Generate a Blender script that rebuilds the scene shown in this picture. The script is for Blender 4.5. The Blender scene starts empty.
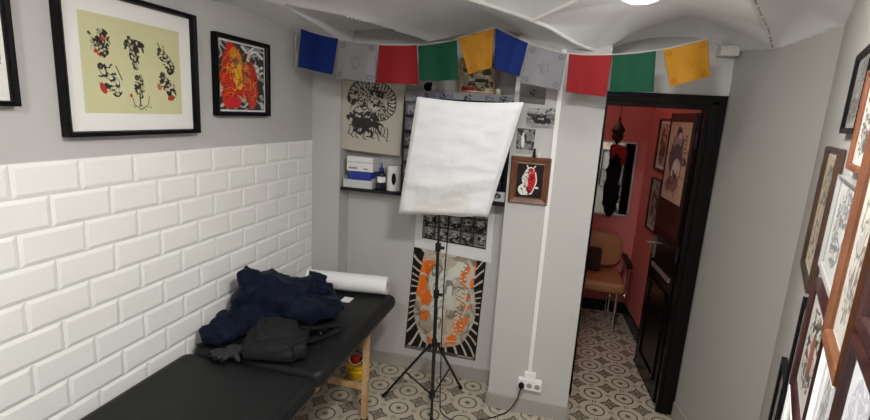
import bpy, math, random
import numpy as np
from mathutils import Vector, Matrix, noise
R = math.radians
PI = math.pi
random.seed(4)
col = bpy.context.scene.collection
scene = bpy.context.scene

# ------------------------------------------------------------------ node helpers
class S:
    """a scalar socket with arithmetic"""
    def __init__(s, nt, sock): s.nt = nt; s.k = sock
    def _m(s, op, *a):
        n = s.nt.nodes.new('ShaderNodeMath'); n.operation = op
        for i, v in enumerate((s,) + a):
            if isinstance(v, S): s.nt.links.new(v.k, n.inputs[i])
            else: n.inputs[i].default_value = v
        return S(s.nt, n.outputs[0])
    def __add__(s, o): return s._m('ADD', o)
    __radd__ = __add__
    def __sub__(s, o): return s._m('SUBTRACT', o)
    def __mul__(s, o): return s._m('MULTIPLY', o)
    __rmul__ = __mul__
    def abs(s): return s._m('ABSOLUTE')
    def fract(s): return s._m('FRACT')
    def lt(s, v): return s._m('LESS_THAN', v)
    def gt(s, v): return s._m('GREATER_THAN', v)
    def max(s, v): return s._m('MAXIMUM', v)
    def min(s, v): return s._m('MINIMUM', v)
    def pow(s, v): return s._m('POWER', v)
    def band(s, c, w): return (s - c).abs().lt(w)

def newmat(name, color=(.8, .8, .8), rough=.6, metal=0.0, spec=.5, noise_amt=0.0, noise_scale=8.0, bump=0.0,
           bump_scale=40.0, sheen=0.0, coat=0.0):
    m = bpy.data.materials.new(name); m.use_nodes = True
    nt = m.node_tree; b = nt.nodes['Principled BSDF']
    b.inputs['Base Color'].default_value = (*color, 1)
    b.inputs['Roughness'].default_value = rough
    b.inputs['Metallic'].default_value = metal
    b.inputs['Specular IOR Level'].default_value = spec
    if sheen: b.inputs['Sheen Weight'].default_value = sheen
    if coat: b.inputs['Coat Weight'].default_value = coat
    tc = nt.nodes.new('ShaderNodeTexCoord')
    if noise_amt:
        n = nt.nodes.new('ShaderNodeTexNoise'); n.inputs['Scale'].default_value = noise_scale
        n.inputs['Detail'].default_value = 4
        nt.links.new(tc.outputs['Object'], n.inputs['Vector'])
        mx = nt.nodes.new('ShaderNodeMix'); mx.data_type = 'RGBA'
        mx.inputs[6].default_value = (*[c * (1 - noise_amt) for c in color], 1)
        mx.inputs[7].default_value = (*[min(1, c * (1 + noise_amt)) for c in color], 1)
        nt.links.new(n.outputs['Fac'], mx.inputs[0]); nt.links.new(mx.outputs[2], b.inputs['Base Color'])
    if bump:
        n2 = nt.nodes.new('ShaderNodeTexNoise'); n2.inputs['Scale'].default_value = bump_scale
        n2.inputs['Detail'].default_value = 5
        nt.links.new(tc.outputs['Object'], n2.inputs['Vector'])
        bp = nt.nodes.new('ShaderNodeBump'); bp.inputs['Strength'].default_value = bump
        bp.inputs['Distance'].default_value = .01
        nt.links.new(n2.outputs['Fac'], bp.inputs['Height']); nt.links.new(bp.outputs['Normal'], b.inputs['Normal'])
    return m

def woodmat(name, c1, c2, rough=.4, scale=3.0):
    m = newmat(name, c1, rough); nt = m.node_tree; b = nt.nodes['Principled BSDF']
    tc = nt.nodes.new('ShaderNodeTexCoord'); w = nt.nodes.new('ShaderNodeTexWave')
    w.inputs['Scale'].default_value = scale; w.inputs['Distortion'].default_value = 9
    w.inputs['Detail'].default_value = 3; w.inputs['Detail Scale'].default_value = 2
    nt.links.new(tc.outputs['Object'], w.inputs['Vector'])
    mx = nt.nodes.new('ShaderNodeMix'); mx.data_type = 'RGBA'
    mx.inputs[6].default_value = (*c1, 1); mx.inputs[7].default_value = (*c2, 1)
    nt.links.new(w.outputs['Fac'], mx.inputs[0]); nt.links.new(mx.outputs[2], b.inputs['Base Color'])
    return m

def attrmat(name, rough=.7):
    m = newmat(name, (1, 1, 1), rough, spec=.15); nt = m.node_tree
    a = nt.nodes.new('ShaderNodeVertexColor'); a.layer_name = 'ink'
    nt.links.new(a.outputs['Color'], nt.nodes['Principled BSDF'].inputs['Base Color'])
    return m

def glassmat(name):
    m = bpy.data.materials.new(name); m.use_nodes = True; nt = m.node_tree
    nt.nodes.remove(nt.nodes['Principled BSDF']); out = nt.nodes['Material Output']
    t = nt.nodes.new('ShaderNodeBsdfTransparent'); g = nt.nodes.new('ShaderNodeBsdfGlossy')
    g.inputs['Roughness'].default_value = .05
    f = nt.nodes.new('ShaderNodeFresnel'); f.inputs['IOR'].default_value = 1.25
    mx = nt.nodes.new('ShaderNodeMixShader')
    g2 = nt.nodes.new('ShaderNodeNewGeometry')
    fac = S(nt, f.outputs[0]) * (S(nt, g2.outputs['Backfacing']) * -1 + 1) * .7
    nt.links.new(fac.k, mx.inputs[0]); nt.links.new(t.outputs[0], mx.inputs[1]); nt.links.new(g.outputs[0], mx.inputs[2])
    nt.links.new(mx.outputs[0], out.inputs['Surface'])
    return m

def emitmat(name, color, strength):
    m = newmat(name, (.9, .9, .9), .4); b = m.node_tree.nodes['Principled BSDF']
    b.inputs['Emission Color'].default_value = (*color, 1); b.inputs['Emission Strength'].default_value = strength
    return m

M = {}
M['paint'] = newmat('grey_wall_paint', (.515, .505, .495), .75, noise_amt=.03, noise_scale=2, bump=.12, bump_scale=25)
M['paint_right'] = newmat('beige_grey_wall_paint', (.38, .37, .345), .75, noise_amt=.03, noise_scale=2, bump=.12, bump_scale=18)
M['ceil'] = newmat('white_ceiling_plaster', (.82, .83, .85), .8, noise_amt=.03, noise_scale=3, bump=.25, bump_scale=14)
M['tile'] = newmat('white_glazed_tile', (.88, .88, .86), .22, noise_amt=.01)
M['grout'] = newmat('grey_grout', (.78, .77, .75), .9)
M['base'] = newmat('beige_baseboard', (.36, .34, .31), .5, noise_amt=.06, noise_scale=10)
M['trunk'] = newmat('white_plastic_trunking', (.82, .82, .81), .4)
M['black'] = newmat('black_satin', (.004, .004, .0045), .35, spec=0.12, noise_amt=.2)
M['black_gloss'] = newmat('black_gloss_paint', (.003, .0028, .003), .25, spec=0.22, bump=.15, bump_scale=12)
M['black_metal'] = newmat('black_powder_metal', (.015, .015, .016), .4, spec=0.2)
M['chrome'] = newmat('chrome', (.7, .7, .7), .15, metal=1)
M['steel'] = newmat('brushed_steel', (.55, .55, .56), .35, metal=.8)
M['white'] = newmat('white_plastic', (.85, .85, .84), .4)
M['mat'] = newmat('white_mat_board', (.82, .81, .78), .8)
M['paper'] = newmat('white_paper', (.82, .82, .82), .8, bump=.1, bump_scale=30)
M['glass'] = glassmat('picture_glass')
M['ink'] = attrmat('printed_ink')
M['leather'] = newmat('black_vinyl', (.008, .0085, .009), .42, spec=.2, noise_amt=.15, bump=.1, bump_scale=60)
M['beech'] = woodmat('beech_wood', (.48, .29, .13), (.60, .39, .20), .45)
M['wood_orange'] = woodmat('orange_brown_wood', (.115, .040, .016), (.16, .060, .025), .4)
M['wood_brown'] = woodmat('dark_brown_wood', (.025, .012, .007), (.05, .025, .014), .35)
M['wood_maroon'] = woodmat('maroon_wood', (.022, .006, .006), (.04, .012, .011), .32)
M['wood_light'] = woodmat('light_brown_wood', (.38, .17, .06), (.5, .25, .1), .35)
M['frame_grey'] = newmat('silver_grey_frame', (.30, .30, .29), .3, noise_amt=.1)
M['navy'] = newmat('navy_fabric', (.0025, .0055, .018), .7, spec=0.12, noise_amt=.2, noise_scale=20, bump=.3, bump_scale=90, sheen=.03)
M['bag'] = newmat('charcoal_nylon', (.013, .013, .0135), .7, spec=0.15, bump=.35, bump_scale=220)
M['bag_zip'] = newmat('black_zip', (.008, .008, .008), .5, spec=0.2)
M['glove'] = newmat('grey_knit', (.035, .035, .036), .9, spec=0.1, bump=.5, bump_scale=260)
M['cloth_white'] = newmat('white_cotton', (.80, .82, .85), .85, noise_amt=.02, noise_scale=4, bump=.3, bump_scale=22)
M['cord_white'] = newmat('pale_string', (.6, .58, .55), .8)
M['yellow'] = newmat('yellow_plastic', (.80, .52, .01), .3)
M['red'] = newmat('red_plastic', (.55, .02, .012), .35)
M['shelf'] = newmat('black_shelf_board', (.015, .014, .014), .5, spec=0.2)
M['shelf_grey'] = newmat('grey_laminate', (.33, .33, .34), .6)
M['pink'] = newmat('coral_pink_paint', (.56, .165, .15), .7, noise_amt=.05, noise_scale=3, bump=.1)
M['tan'] = newmat('tan_leather', (.38, .17, .075), .42, noise_amt=.1, noise_scale=6, bump=.1)
M['mirror'] = newmat('mirror_silver', (.85, .85, .85), .03, metal=1)
M['blue'] = newmat('blue_plastic', (.01, .03, .30), .35)
M['clear'] = newmat('frosted_plastic', (.55, .58, .6), .25)
M['card'] = newmat('white_card', (.78, .77, .77), .7)
M['bottle'] = newmat('dark_bottle', (.01, .01, .025), .2, spec=0.4)
M['purple'] = newmat('purple_plastic', (.05, .015, .08), .3)
M['brass'] = newmat('aged_bronze', (.05, .035, .02), .4, metal=.7)
M['redcloth'] = newmat('dark_red_cloth', (.25, .01, .012), .85)
M['blackcloth'] = newmat('black_cloth', (.006, .006, .007), .9, spec=0.05)
M['bone'] = newmat('bone_ceramic', (.7, .68, .62), .5)

def floormat():
    m = newmat('patterned_cement_tile', (.5, .5, .5), .38); nt = m.node_tree; b = nt.nodes['Principled BSDF']
    g = nt.nodes.new('ShaderNodeNewGeometry'); sp = nt.nodes.new('ShaderNodeSeparateXYZ')
    nt.links.new(g.outputs['Position'], sp.inputs[0])
    T = .1825
    u = ((S(nt, sp.outputs[0]) - .367) * (1 / T) + .5 + 40).fract() - .5
    v = ((S(nt, sp.outputs[1]) - 2.045) * (1 / T) + .5 + 40).fract() - .5
    au, av = u.abs(), v.abs(); r = (u * u + v * v).pow(.5)
    cu, cv = au._m('SUBTRACT', .5).abs(), av._m('SUBTRACT', .5).abs()     # distance to cell corner lines
    rc = (cu * cu + cv * cv).pow(.5)
    ring = r.band(.285, .024)
    flower = (au.min(av).lt(.020) * r.lt(.10)).max((au - av).abs().lt(.016) * r.band(.065, .03))
    bars = (cv.lt(.085) * au.band(.040, .013)).max(cu.lt(.085) * av.band(.040, .013))
    cusp = (cu.pow(.5) + cv.pow(.5))
    star = cusp.lt(.40); starin = (cu + cv).lt(.05)
    scroll = cusp.band(.62, .032) * rc.gt(.06)
    spoke = ((cu - cv).abs().lt(.017)) * rc.lt(.225)
    petal = (rc - (cu - cv).abs() * .55).band(.135, .014)
    dark = ring.max(flower).max(bars).max(scroll).max(star).max(spoke).max(petal) * (starin * -1 + 1)
    taupe = cusp.lt(.62)
    seam = (cu.min(cv)).lt(.004)
    ntex = nt.nodes.new('ShaderNodeTexNoise'); ntex.inputs['Scale'].default_value = 9; ntex.inputs['Detail'].default_value = 6
    nt.links.new(g.outputs['Position'], ntex.inputs['Vector'])
    def mix(f, a, c):
        n = nt.nodes.new('ShaderNodeMix'); n.data_type = 'RGBA'
        for i, v_ in ((0, f), (6, a), (7, c)):
            if isinstance(v_, S): nt.links.new(v_.k, n.inputs[i])
            elif isinstance(v_, tuple): n.inputs[i].default_value = (*v_, 1)
            elif isinstance(v_, float): n.inputs[i].default_value = v_
            else: nt.links.new(v_, n.inputs[i])
        return n.outputs[2]
    c = mix(ntex.outputs['Fac'], (.42, .37, .29), (.60, .54, .44))
    c = mix(taupe * .6, c, (.20, .165, .12))
    c = mix(dark * .93, c, (.055, .04, .03))
    c = mix(seam * .5, c, (.16, .13, .1))
    nt.links.new(c, b.inputs['Base Color'])
    return m
M['floor'] = floormat()

# ------------------------------------------------------------------ mesh helpers
class MB:
    def __init__(s): s.v = []; s.f = []; s.m = []
    def add(s, vs, fs, mi=0, mat=None):
        o = len(s.v)
        for p in vs:
            p = Vector(p)
            if mat is not None: p = mat @ p
            s.v.append(tuple(p))
        for f in fs: s.f.append([i + o for i in f]); s.m.append(mi)
        return s
    def box(s, a, b, mi=0, mat=None, bev=0.0):
        x0, y0, z0 = a; x1, y1, z1 = b
        if bev <= 0:
            vs = [(x, y, z) for x in (x0, x1) for y in (y0, y1) for z in (z0, z1)]
            return s.add(vs, [(0, 1, 3, 2), (4, 6, 7, 5), (0, 4, 5, 1), (2, 3, 7, 6), (0, 2, 6, 4), (1, 5, 7, 3)], mi, mat)
        import bmesh
        bm = bmesh.new(); bmesh.ops.create_cube(bm, size=1)
        for v in bm.verts:
            v.co = Vector(((x0 + x1) / 2 + v.co.x * (x1 - x0), (y0 + y1) / 2 + v.co.y * (y1 - y0), (z0 + z1) / 2 + v.co.z * (z1 - z0)))
        bmesh.ops.bevel(bm, geom=list(bm.edges), offset=bev, segments=3, affect='EDGES', profile=.6)
        bm.verts.index_update()
        s.add([v.co.copy() for v in bm.verts], [[v.index for v in f.verts] for f in bm.faces], mi, mat); bm.free()
        return s
    def tube(s, pts, r, mi=0, n=10, cap=True):
        pts = [Vector(p) for p in pts]; rs = r if isinstance(r, (list, tuple)) else [r] * len(pts)
        vs = []; fs = []; prev = None
        for i, p in enumerate(pts):
            d = (pts[min(i + 1, len(pts) - 1)] - pts[max(i - 1, 0)]).normalized()
            if prev is None:
                a = Vector((0, 0, 1)) if abs(d.z) < .9 else Vector((1, 0, 0))
                u = d.cross(a).normalized()
            else:
                u = (prev - d * prev.dot(d)).normalized()
            prev = u; w = d.cross(u)
            for k in range(n):
                t = 2 * PI * k / n; vs.append(p + (u * math.cos(t) + w * math.sin(t)) * rs[i])
        for i in range(len(pts) - 1):
            for k in range(n):
                fs.append((i * n + k, i * n + (k + 1) % n, (i + 1) * n + (k + 1) % n, (i + 1) * n + k))
        if cap:
            fs.append(list(range(n))[::-1]); fs.append([(len(pts) - 1) * n + k for k in range(n)])
        return s.add(vs, fs, mi)
    def lathe(s, prof, c=(0, 0, 0), mi=0, n=24, mat=None):
        vs = []; fs = []
        for (r, z) in prof:
            for k in range(n):
                t = 2 * PI * k / n; vs.append((c[0] + r * math.cos(t), c[1] + r * math.sin(t), c[2] + z))
        for i in range(len(prof) - 1):
            for k in range(n):
                fs.append((i * n + k, i * n + (k + 1) % n, (i + 1) * n + (k + 1) % n, (i + 1) * n + k))
        fs.append(list(range(n))[::-1]); fs.append([(len(prof) - 1) * n + k for k in range(n)])
        return s.add(vs, fs, mi, mat)
    def ell(s, c, rx, ry, rz, mi=0, mat=None, nu=20, nv=12):
        vs = []; fs = []
        for i in range(nv + 1):
            ph = PI * i / nv
            for k in range(nu):
                t = 2 * PI * k / nu
                p = Vector((rx * math.sin(ph) * math.cos(t), ry * math.sin(ph) * math.sin(t), rz * math.cos(ph)))
                if mat is not None: p = mat @ p
                vs.append(p + Vector(c))
        for i in range(nv):
            for k in range(nu):
                fs.append((i * nu + k, (i + 1) * nu + k, (i + 1) * nu + (k + 1) % nu, i * nu + (k + 1) % nu))
        return s.add(vs, fs, mi)
    def prism(s, poly, z0, z1, mi=0, mat=None):
        n = len(poly)
        vs = [(x, y, z0) for x, y in poly] + [(x, y, z1) for x, y in poly]
        fs = [list(range(n))[::-1], [n + i for i in range(n)]] + [(i, (i + 1) % n, n + (i + 1) % n, n + i) for i in range(n)]
        return s.add(vs, fs, mi, mat)
    def build(s, name, mats, parent=None, smooth=False, origin=None, loc=None):
        me = bpy.data.meshes.new(name)
        o = Vector(origin) if origin is not None else Vector((0, 0, 0))
        me.from_pydata([tuple(Vector(v) - o) for v in s.v], [], s.f)
        mats = mats if isinstance(mats, (list, tuple)) else [mats]
        for m in mats: me.materials.append(M[m] if isinstance(m, str) else m)
        for p, mi in zip(me.polygons, s.m): p.material_index = mi; p.use_smooth = smooth
        import bmesh
        bm = bmesh.new(); bm.from_mesh(me); bmesh.ops.recalc_face_normals(bm, faces=bm.faces); bm.to_mesh(me); bm.free()
        ob = bpy.data.objects.new(name, me); col.objects.link(ob)
        if parent is not None: ob.parent = parent
        elif origin is not None: ob.location = o
        if smooth == 'auto' or smooth:
            try: me.set_sharp_from_angle(angle=R(40))
            except Exception: pass
        return ob

def tag(o, label, cat, group=None):
    o['label'] = label; o['category'] = cat
    if group: o['group'] = group
    return o
def thing(name, label, cat, loc=(0, 0, 0), rz=0.0, group=None):
    o = bpy.data.objects.new(name, None); o.empty_display_size = .05; col.objects.link(o)
    o.location = loc; o.rotation_euler = (0, 0, rz)
    return tag(o, label, cat, group)
def struct(o): o['kind'] = 'structure'; return o
def part(mb, name, mats, root, smooth=False):
    """mesh given in world coordinates, parented to an unrotated root"""
    return mb.build(name, mats, root, smooth, origin=root.location)
def bez(p, n=24):
    """Catmull-Rom through points"""
    p = [Vector(q) for q in p]; q = [p[0]] + p + [p[-1]]; out = []
    for i in range(1, len(q) - 2):
        for k in range(n):
            t = k / n; a, b, c, d = q[i - 1], q[i], q[i + 1], q[i + 2]
            out.append(.5 * ((2 * b) + (c - a) * t + (2 * a - 5 * b + 4 * c - d) * t * t + (-a + 3 * b - 3 * c + d) * t ** 3))
    out.append(p[-1]); return out

# ------------------------------------------------------------------ drawings on paper (painted as a colour attribute)
class Art:
    csc = 1.25; fr = 3.0; th = .38
    def __init__(s, nx, ny, bg, asp=None):
        s.nx, s.ny = nx, ny; s.asp = asp or nx / ny
        X, Y = np.meshgrid(np.linspace(0, 1, nx), np.linspace(0, 1, ny)); s.u = X; s.v = Y
        s.X = X * s.asp; s.Y = Y
        s.c = np.zeros((ny, nx, 3)); s.c[:] = bg
        s.rs = np.random.RandomState(7)
    def put(s, mask, c, a=1.0): s.c[mask] = s.c[mask] * (1 - a) + np.array(c) * a
    def nz(s, sc, seed=0, oct=3):
        r = np.random.RandomState(seed + 11); t = np.zeros_like(s.X); amp = 1
        for o in range(oct):
            for _ in range(5):
                a = r.rand() * 6.28; k = sc * (2 ** o) * (.6 + .8 * r.rand()); p = r.rand() * 6.28
                t += amp * np.sin(k * (s.X * math.cos(a) + s.Y * math.sin(a)) + p + 1.5 * np.sin(k * .5 * (s.X * math.sin(a) - s.Y * math.cos(a)) + p * 2))
            amp *= .55
        return t / 4
    def ellm(s, cx, cy, rx, ry, rot=0, wob=0, seed=0):
        dx = s.X - cx * s.asp; dy = s.Y - cy; c, n = math.cos(rot), math.sin(rot)
        a = (dx * c + dy * n) / rx; b = (-dx * n + dy * c) / ry
        d = np.sqrt(a * a + b * b)
        if wob: d = d + wob * s.nz(1.2 / min(rx, ry), seed)
        return d
    def ell(s, cx, cy, rx, ry, c, rot=0, wob=0, seed=0, a=1): s.put(s.ellm(cx, cy, rx, ry, rot, wob, seed) < 1, c, a)
    def line(s, pts, w, c, a=1):
        pts = [(x * s.asp, y) for x, y in pts]; d = np.full(s.X.shape, 9.0)
        for (x0, y0), (x1, y1) in zip(pts[:-1], pts[1:]):
            vx, vy = x1 - x0, y1 - y0; L = vx * vx + vy * vy + 1e-9
            t = np.clip(((s.X - x0) * vx + (s.Y - y0) * vy) / L, 0, 1)
            d = np.minimum(d, np.hypot(s.X - x0 - t * vx, s.Y - y0 - t * vy))
        s.put(d < w, c, a)
    def curve(s, pts, w, c, a=1):
        q = bez([(x, y, 0) for x, y in pts], 7); s.line([(p.x, p.y) for p in q], w, c, a)
    def hatch(s, pts, w, c, k=60, w2=None, body=None):
        """tapering scaly limb drawn with an outline and cross hatching"""
        q = bez([(x, y, 0) for x, y in pts], 8); P_ = [(p.x * s.asp, p.y) for p in q]; d = np.full(s.X.shape, 9.0); al = np.zeros(s.X.shape); L0 = 0; ww = np.full(s.X.shape, w)
        n_ = len(P_) - 1
        for i in range(n_):
            (x0, y0), (x1, y1) = P_[i], P_[i + 1]; vx, vy = x1 - x0, y1 - y0; L = vx * vx + vy * vy + 1e-9
            t = np.clip(((s.X - x0) * vx + (s.Y - y0) * vy) / L, 0, 1); e = np.hypot(s.X - x0 - t * vx, s.Y - y0 - t * vy)
            m = e < d; d[m] = e[m]; al[m] = (L0 + t * math.sqrt(L))[m]; ww[m] = (w + ((w2 if w2 is not None else w) - w) * i / n_); L0 += math.sqrt(L)
        if body is not None: s.put(d < ww, body)
        s.put((d < ww) & ((d > ww * .78) | (np.sin(al * k + d / ww * 2.2) > .35)), c)
    def rect(s, x0, y0, x1, y1, c, a=1): s.put((s.u >= x0) & (s.u <= x1) & (s.v >= y0) & (s.v <= y1), c, a)
    def clump(s, cx, cy, rx, ry, ink, seed=0, rot=0, dens=0.0, c2=None):
        """tangled ink drawing inside an ellipse"""
        rx *= s.csc; ry *= s.csc; d = s.ellm(cx, cy, rx, ry, rot, .16, seed); n = s.nz(s.fr / min(rx, ry), seed + 3, 2)
        s.put((d < 1) & (np.abs(n) < s.th + dens), ink)
        if c2 is not None: s.put((d < .85) & (n > .55 - dens), c2)

def art_mesh(art, name, root, P, rough_mat='ink', thick=0.0):
    """P(u, v) -> local point; paints art on it"""
    nx, ny = art.nx, art.ny
    vs = [P(i / (nx - 1), j / (ny - 1)) for j in range(ny) for i in range(nx)]
    fs = [(j * nx + i, j * nx + i + 1, (j + 1) * nx + i + 1, (j + 1) * nx + i) for j in range(ny - 1) for i in range(nx - 1)]
    me = bpy.data.meshes.new(name); me.from_pydata([tuple(v) for v in vs], [], fs)
    at = me.color_attributes.new('ink', 'FLOAT_COLOR', 'POINT')
    c = np.ones((ny * nx, 4), dtype=np.float32); c[:, :3] = art.c.reshape(-1, 3); at.data.foreach_set('color', c.ravel())
    me.materials.append(M[rough_mat])
    for p in me.polygons: p.use_smooth = True
    o = bpy.data.objects.new(name, me); col.objects.link(o)
    if root is not None: o.parent = root
    if thick:
        md = o.modifiers.new('thickness', 'SOLIDIFY'); md.thickness = thick; md.offset = 0
    return o

def miter(w, h, b, d, prof=None):
    """picture frame ring, local x right, z up, back at y=0, front at y=-d"""
    prof = prof or [(0, 0), (0, -d), (b * .25, -d * 1.0), (b * .8, -d * .85), (b, -d * .6), (b, 0)]
    mb = MB(); cs = [(-w / 2, -h / 2, 1, 1), (w / 2, -h / 2, -1, 1), (w / 2, h / 2, -1, -1), (-w / 2, h / 2, 1, -1)]
    n = len(prof); vs = []; fs = []
    for (x, z, sx, sz) in cs:
        for (i, y) in prof: vs.append((x + sx * i, y, z + sz * i))
    for k in range(4):
        for i in range(n):
            j = (i + 1) % n; k2 = (k + 1) % 4
            fs.append((k * n + i, k * n + j, k2 * n + j, k2 * n + i))
    mb.add(vs, fs); return mb

def picture(name, label, loc, rz, w, h, b, d, fmat, art, mat_w=0.0, matmat='mat', group=None, glass=True, frame_name='frame', cat='picture', tilt=0.0, prof=None):
    """framed picture: loc is the middle of its back; faces local -Y"""
    root = thing(name, label, cat, loc, rz, group)
    root.rotation_euler = (0, tilt, rz)
    miter(w, h, b, d, prof).build(frame_name, fmat, root)
    iw, ih = w - 2 * b, h - 2 * b
    MB().box((-iw / 2 - .003, -d * .3, -ih / 2 - .003), (iw / 2 + .003, -.001, ih / 2 + .003)).build('backing', matmat, root)
    aw, ah = iw - 2 * mat_w, ih - 2 * mat_w
    art_mesh(art, 'print', root, lambda u, v: (-aw / 2 + u * aw, -d * .3 - .001, -ah / 2 + v * ah))
    if glass:
        MB().box((-iw / 2, -d * .55, -ih / 2), (iw / 2, -d * .55 + .0015, ih / 2)).build('glass', 'glass', root)
    return root

# ------------------------------------------------------------------ room shell
TZ = 1.453                      # top of the tiled dado
YS, YN, YP, YD = 2.365, 2.48, 2.244, 2.536
P1 = (2.272, YD); P2 = (2.393, 1.813); P3 = (1.695, -.029)
HW = 2.42

def wallprism(name, poly, z0, z1, m): return struct(MB().prism(poly, z0, z1).build(name, m))
wall_left = wallprism('wall_left', [(-.12, -2.3), (0, -2.3), (0, YS), (-.12, YS)], 0, HW, 'paint')
# bevelled metro tiles on the left wall
t = MB(); TH, TW = .1, .2
j = 0; z1 = TZ
while z1 > 0.0:
    off = .681 + (0 if j % 2 == 0 else .1); z0 = z1 - TH
    y = off - TW * math.ceil((off + 2.3) / TW)
    while y < YS:
        a = max(y, -2.3) + .0012; c = min(y + TW, YS) - .0012; y += TW
        if c - a < .02: continue
        lo = max(z0, 0) + .0012; hi = z1 - .0012
        if hi - lo < .02: continue
        bw = .012; e = .006
        vs = [(0.002, a, lo), (.002, c, lo), (.002, c, hi), (.002, a, hi), (.005, a, lo), (.005, c, lo), (.005, c, hi), (.005, a, hi),
              (e + .003, a + bw, lo + bw), (e + .003, c - bw, lo + bw), (e + .003, c - bw, hi - bw), (e + .003, a + bw, hi - bw)]
        t.add(vs, [(0, 1, 5, 4), (1, 2, 6, 5), (2, 3, 7, 6), (3, 0, 4, 7), (4, 5, 9, 8), (5, 6, 10, 9), (6, 7, 11, 10), (7, 4, 8, 11), (8, 9, 10, 11)])
    z1 = z0; j += 1
struct(t.build('tile_cladding', 'tile', wall_left))
struct(MB().box((0, -2.3, 0), (.003, YS, TZ)).build('grout_bed', 'grout', wall_left))
# the wall strip in the corner, the niche, the pillar
wallprism('wall_corner', [(0, YS), (.185, YS), (.195, YN), (.195, 2.6), (-.12, 2.6), (-.12, YS)], 0, HW, 'paint')
wallprism('wall_niche', [(.195, YN), (1.21, YN), (1.21, 2.6), (.195, 2.6)], 0, HW, 'paint')
wallprism('wall_pillar', [(1.21, YP), (1.656, YP), (1.656, 2.64), (1.21, 2.64)], 0, HW, 'paint')
OX0, OX1, OZ = 1.655, 2.185, 1.765
wallprism('wall_door_head', [(1.656, YD), (2.272, YD), (2.272, 2.64), (1.656, 2.64)], 1.83, HW, 'paint')
struct(MB().box((1.656, YD - .012, 1.83), (2.272, YD, 1.936)).build('trim_2', 'paint'))
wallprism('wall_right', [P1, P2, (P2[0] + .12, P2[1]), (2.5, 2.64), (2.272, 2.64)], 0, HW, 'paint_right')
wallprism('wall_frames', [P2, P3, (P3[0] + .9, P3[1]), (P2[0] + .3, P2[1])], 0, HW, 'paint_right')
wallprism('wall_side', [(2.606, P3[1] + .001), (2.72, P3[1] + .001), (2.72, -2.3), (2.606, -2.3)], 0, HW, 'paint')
wallprism('wall_back', [(-.12, -2.42), (2.72, -2.42), (2.72, -2.301), (-.12, -2.301)], 0, HW, 'paint')
struct(MB().box((-.12, -2.42, -.06), (2.9, 4.2, 0)).build('floor', 'floor'))
# baseboards
def base(name, pts, m='base', h=.085, d=.012):
    mb = MB()
    for (a, b) in zip(pts[:-1], pts[1:]):
        a = Vector((*a, 0)); b = Vector((*b, 0)); n = (b - a).normalized(); n = Vector((n.y, -n.x, 0))
        q = [a, b, b + n * d, a + n * d]
        mb.prism([(p.x, p.y) for p in q], 0.0, h)
    return struct(mb.build(name, m))
base('baseboard_corner', [(0.012, YS), (.185, YS)])
base('baseboard_niche', [(.197, YN), (1.208, YN)])
base('baseboard_pillar', [(1.21, YN), (1.21, YP), (1.656, YP), (1.656, YD)])
base('baseboard_right', [P1, P2, P3])
base('baseboard_left', [(.012, -2.29), (.012, YS)], d=.004, h=.05)

# vaulted plaster ceiling
BND = [(0, -2.3, 2.16), (0, -1, 2.15), (0, 0, 2.12), (0, .8, 2.075), (0, 1.48, 2.053), (0, 2.0, 2.055), (0, 2.36, 2.045),
       (.17, 2.36, 2.02), (.4, 2.36, 2.065), (.70, 2.36, 2.037), (1.06, 2.36, 2.11), (1.2, 2.3, 2.087), (1.42, 2.244, 2.0), (1.56, 2.244, 2.005),
       (1.667, 2.5, 2.043), (1.76, 2.53, 2.085), (1.858, 2.53, 2.108), (2.0, 2.53, 2.118), (2.096, 2.53, 2.113), (2.185, 2.53, 2.081), (2.28, 2.50, 2.046),
       (2.32, 2.24, 2.016), (2.34, 2.12, 2.02), (2.373, 1.93, 2.035), (2.4, 1.79, 2.046), (2.2, 1.25, 2.09), (2.0, .7, 2.13), (1.75, .05, 2.16),
       (2.6, -.3, 2.16), (2.6, -2.3, 2.16), (1.3, -2.3, 2.16), (0, 2.62, 2.045), (.7, 2.62, 2.037), (1.06, 2.62, 2.11), (2.0, 2.62, 2.118), (2.4, 2.62, 2.05)]
CR = [[(1.57, 2.25, 2.0), (1.48, 2.15, 2.02), (1.406, 2.06, 2.045), (1.35, 1.99, 2.062), (1.289, 1.93, 2.075)],
      [(1.289, 1.93, 2.075), (1.18, 1.81, 2.092), (1.057, 1.676, 2.105), (.9, 1.50, 2.12), (.6, 1.15, 2.13), (0, .5, 2.10)],
      [(1.289, 1.93, 2.075), (1.38, 1.80, 2.09), (1.473, 1.672, 2.105), (1.6, 1.45, 2.12), (1.75, 1.15, 2.13), (1.95, .62, 2.13)],
      [(2.325, 2.25, 2.014), (2.202, 1.988, 2.058), (2.034, 1.667, 2.10), (1.9, 1.3, 2.125), (1.75, 1.15, 2.13)],
      [(1.75, 1.15, 2.13), (1.2, .6, 2.15), (.6, 0, 2.15), (0, -.6, 2.14)], [(1.2, .6, 2.15), (1.75, 0, 2.15)],
      [(0, 1.45, 2.075), (.12, 1.62, 2.095), (.373, 1.98, 2.08), (.583, 2.23, 2.055), (.70, 2.36, 2.037)]]
pts = [Vector(p) for p in BND]
for c_ in CR:
    for k, p in enumerate(c_): pts.append(Vector(p))
uq = []
for p in pts:
    if all((p.xy - q.xy).length > .03 for q in uq): uq.append(p)
A = np.array([(p.x, p.y) for p in uq]); Zc = np.array([p.z for p in uq])
D = np.linalg.norm(A[:, None] - A[None], axis=2)
n_ = len(uq); K = np.zeros((n_ + 1, n_ + 1)); K[:n_, :n_] = D; K[n_, :n_] = 1; K[:n_, n_] = 1
Wt = np.linalg.solve(K, np.append(Zc, 0))
SEG = [(Vector(a).xy, Vector(b).xy) for c_ in CR for a, b in zip(c_[:-1], c_[1:])]
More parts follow.
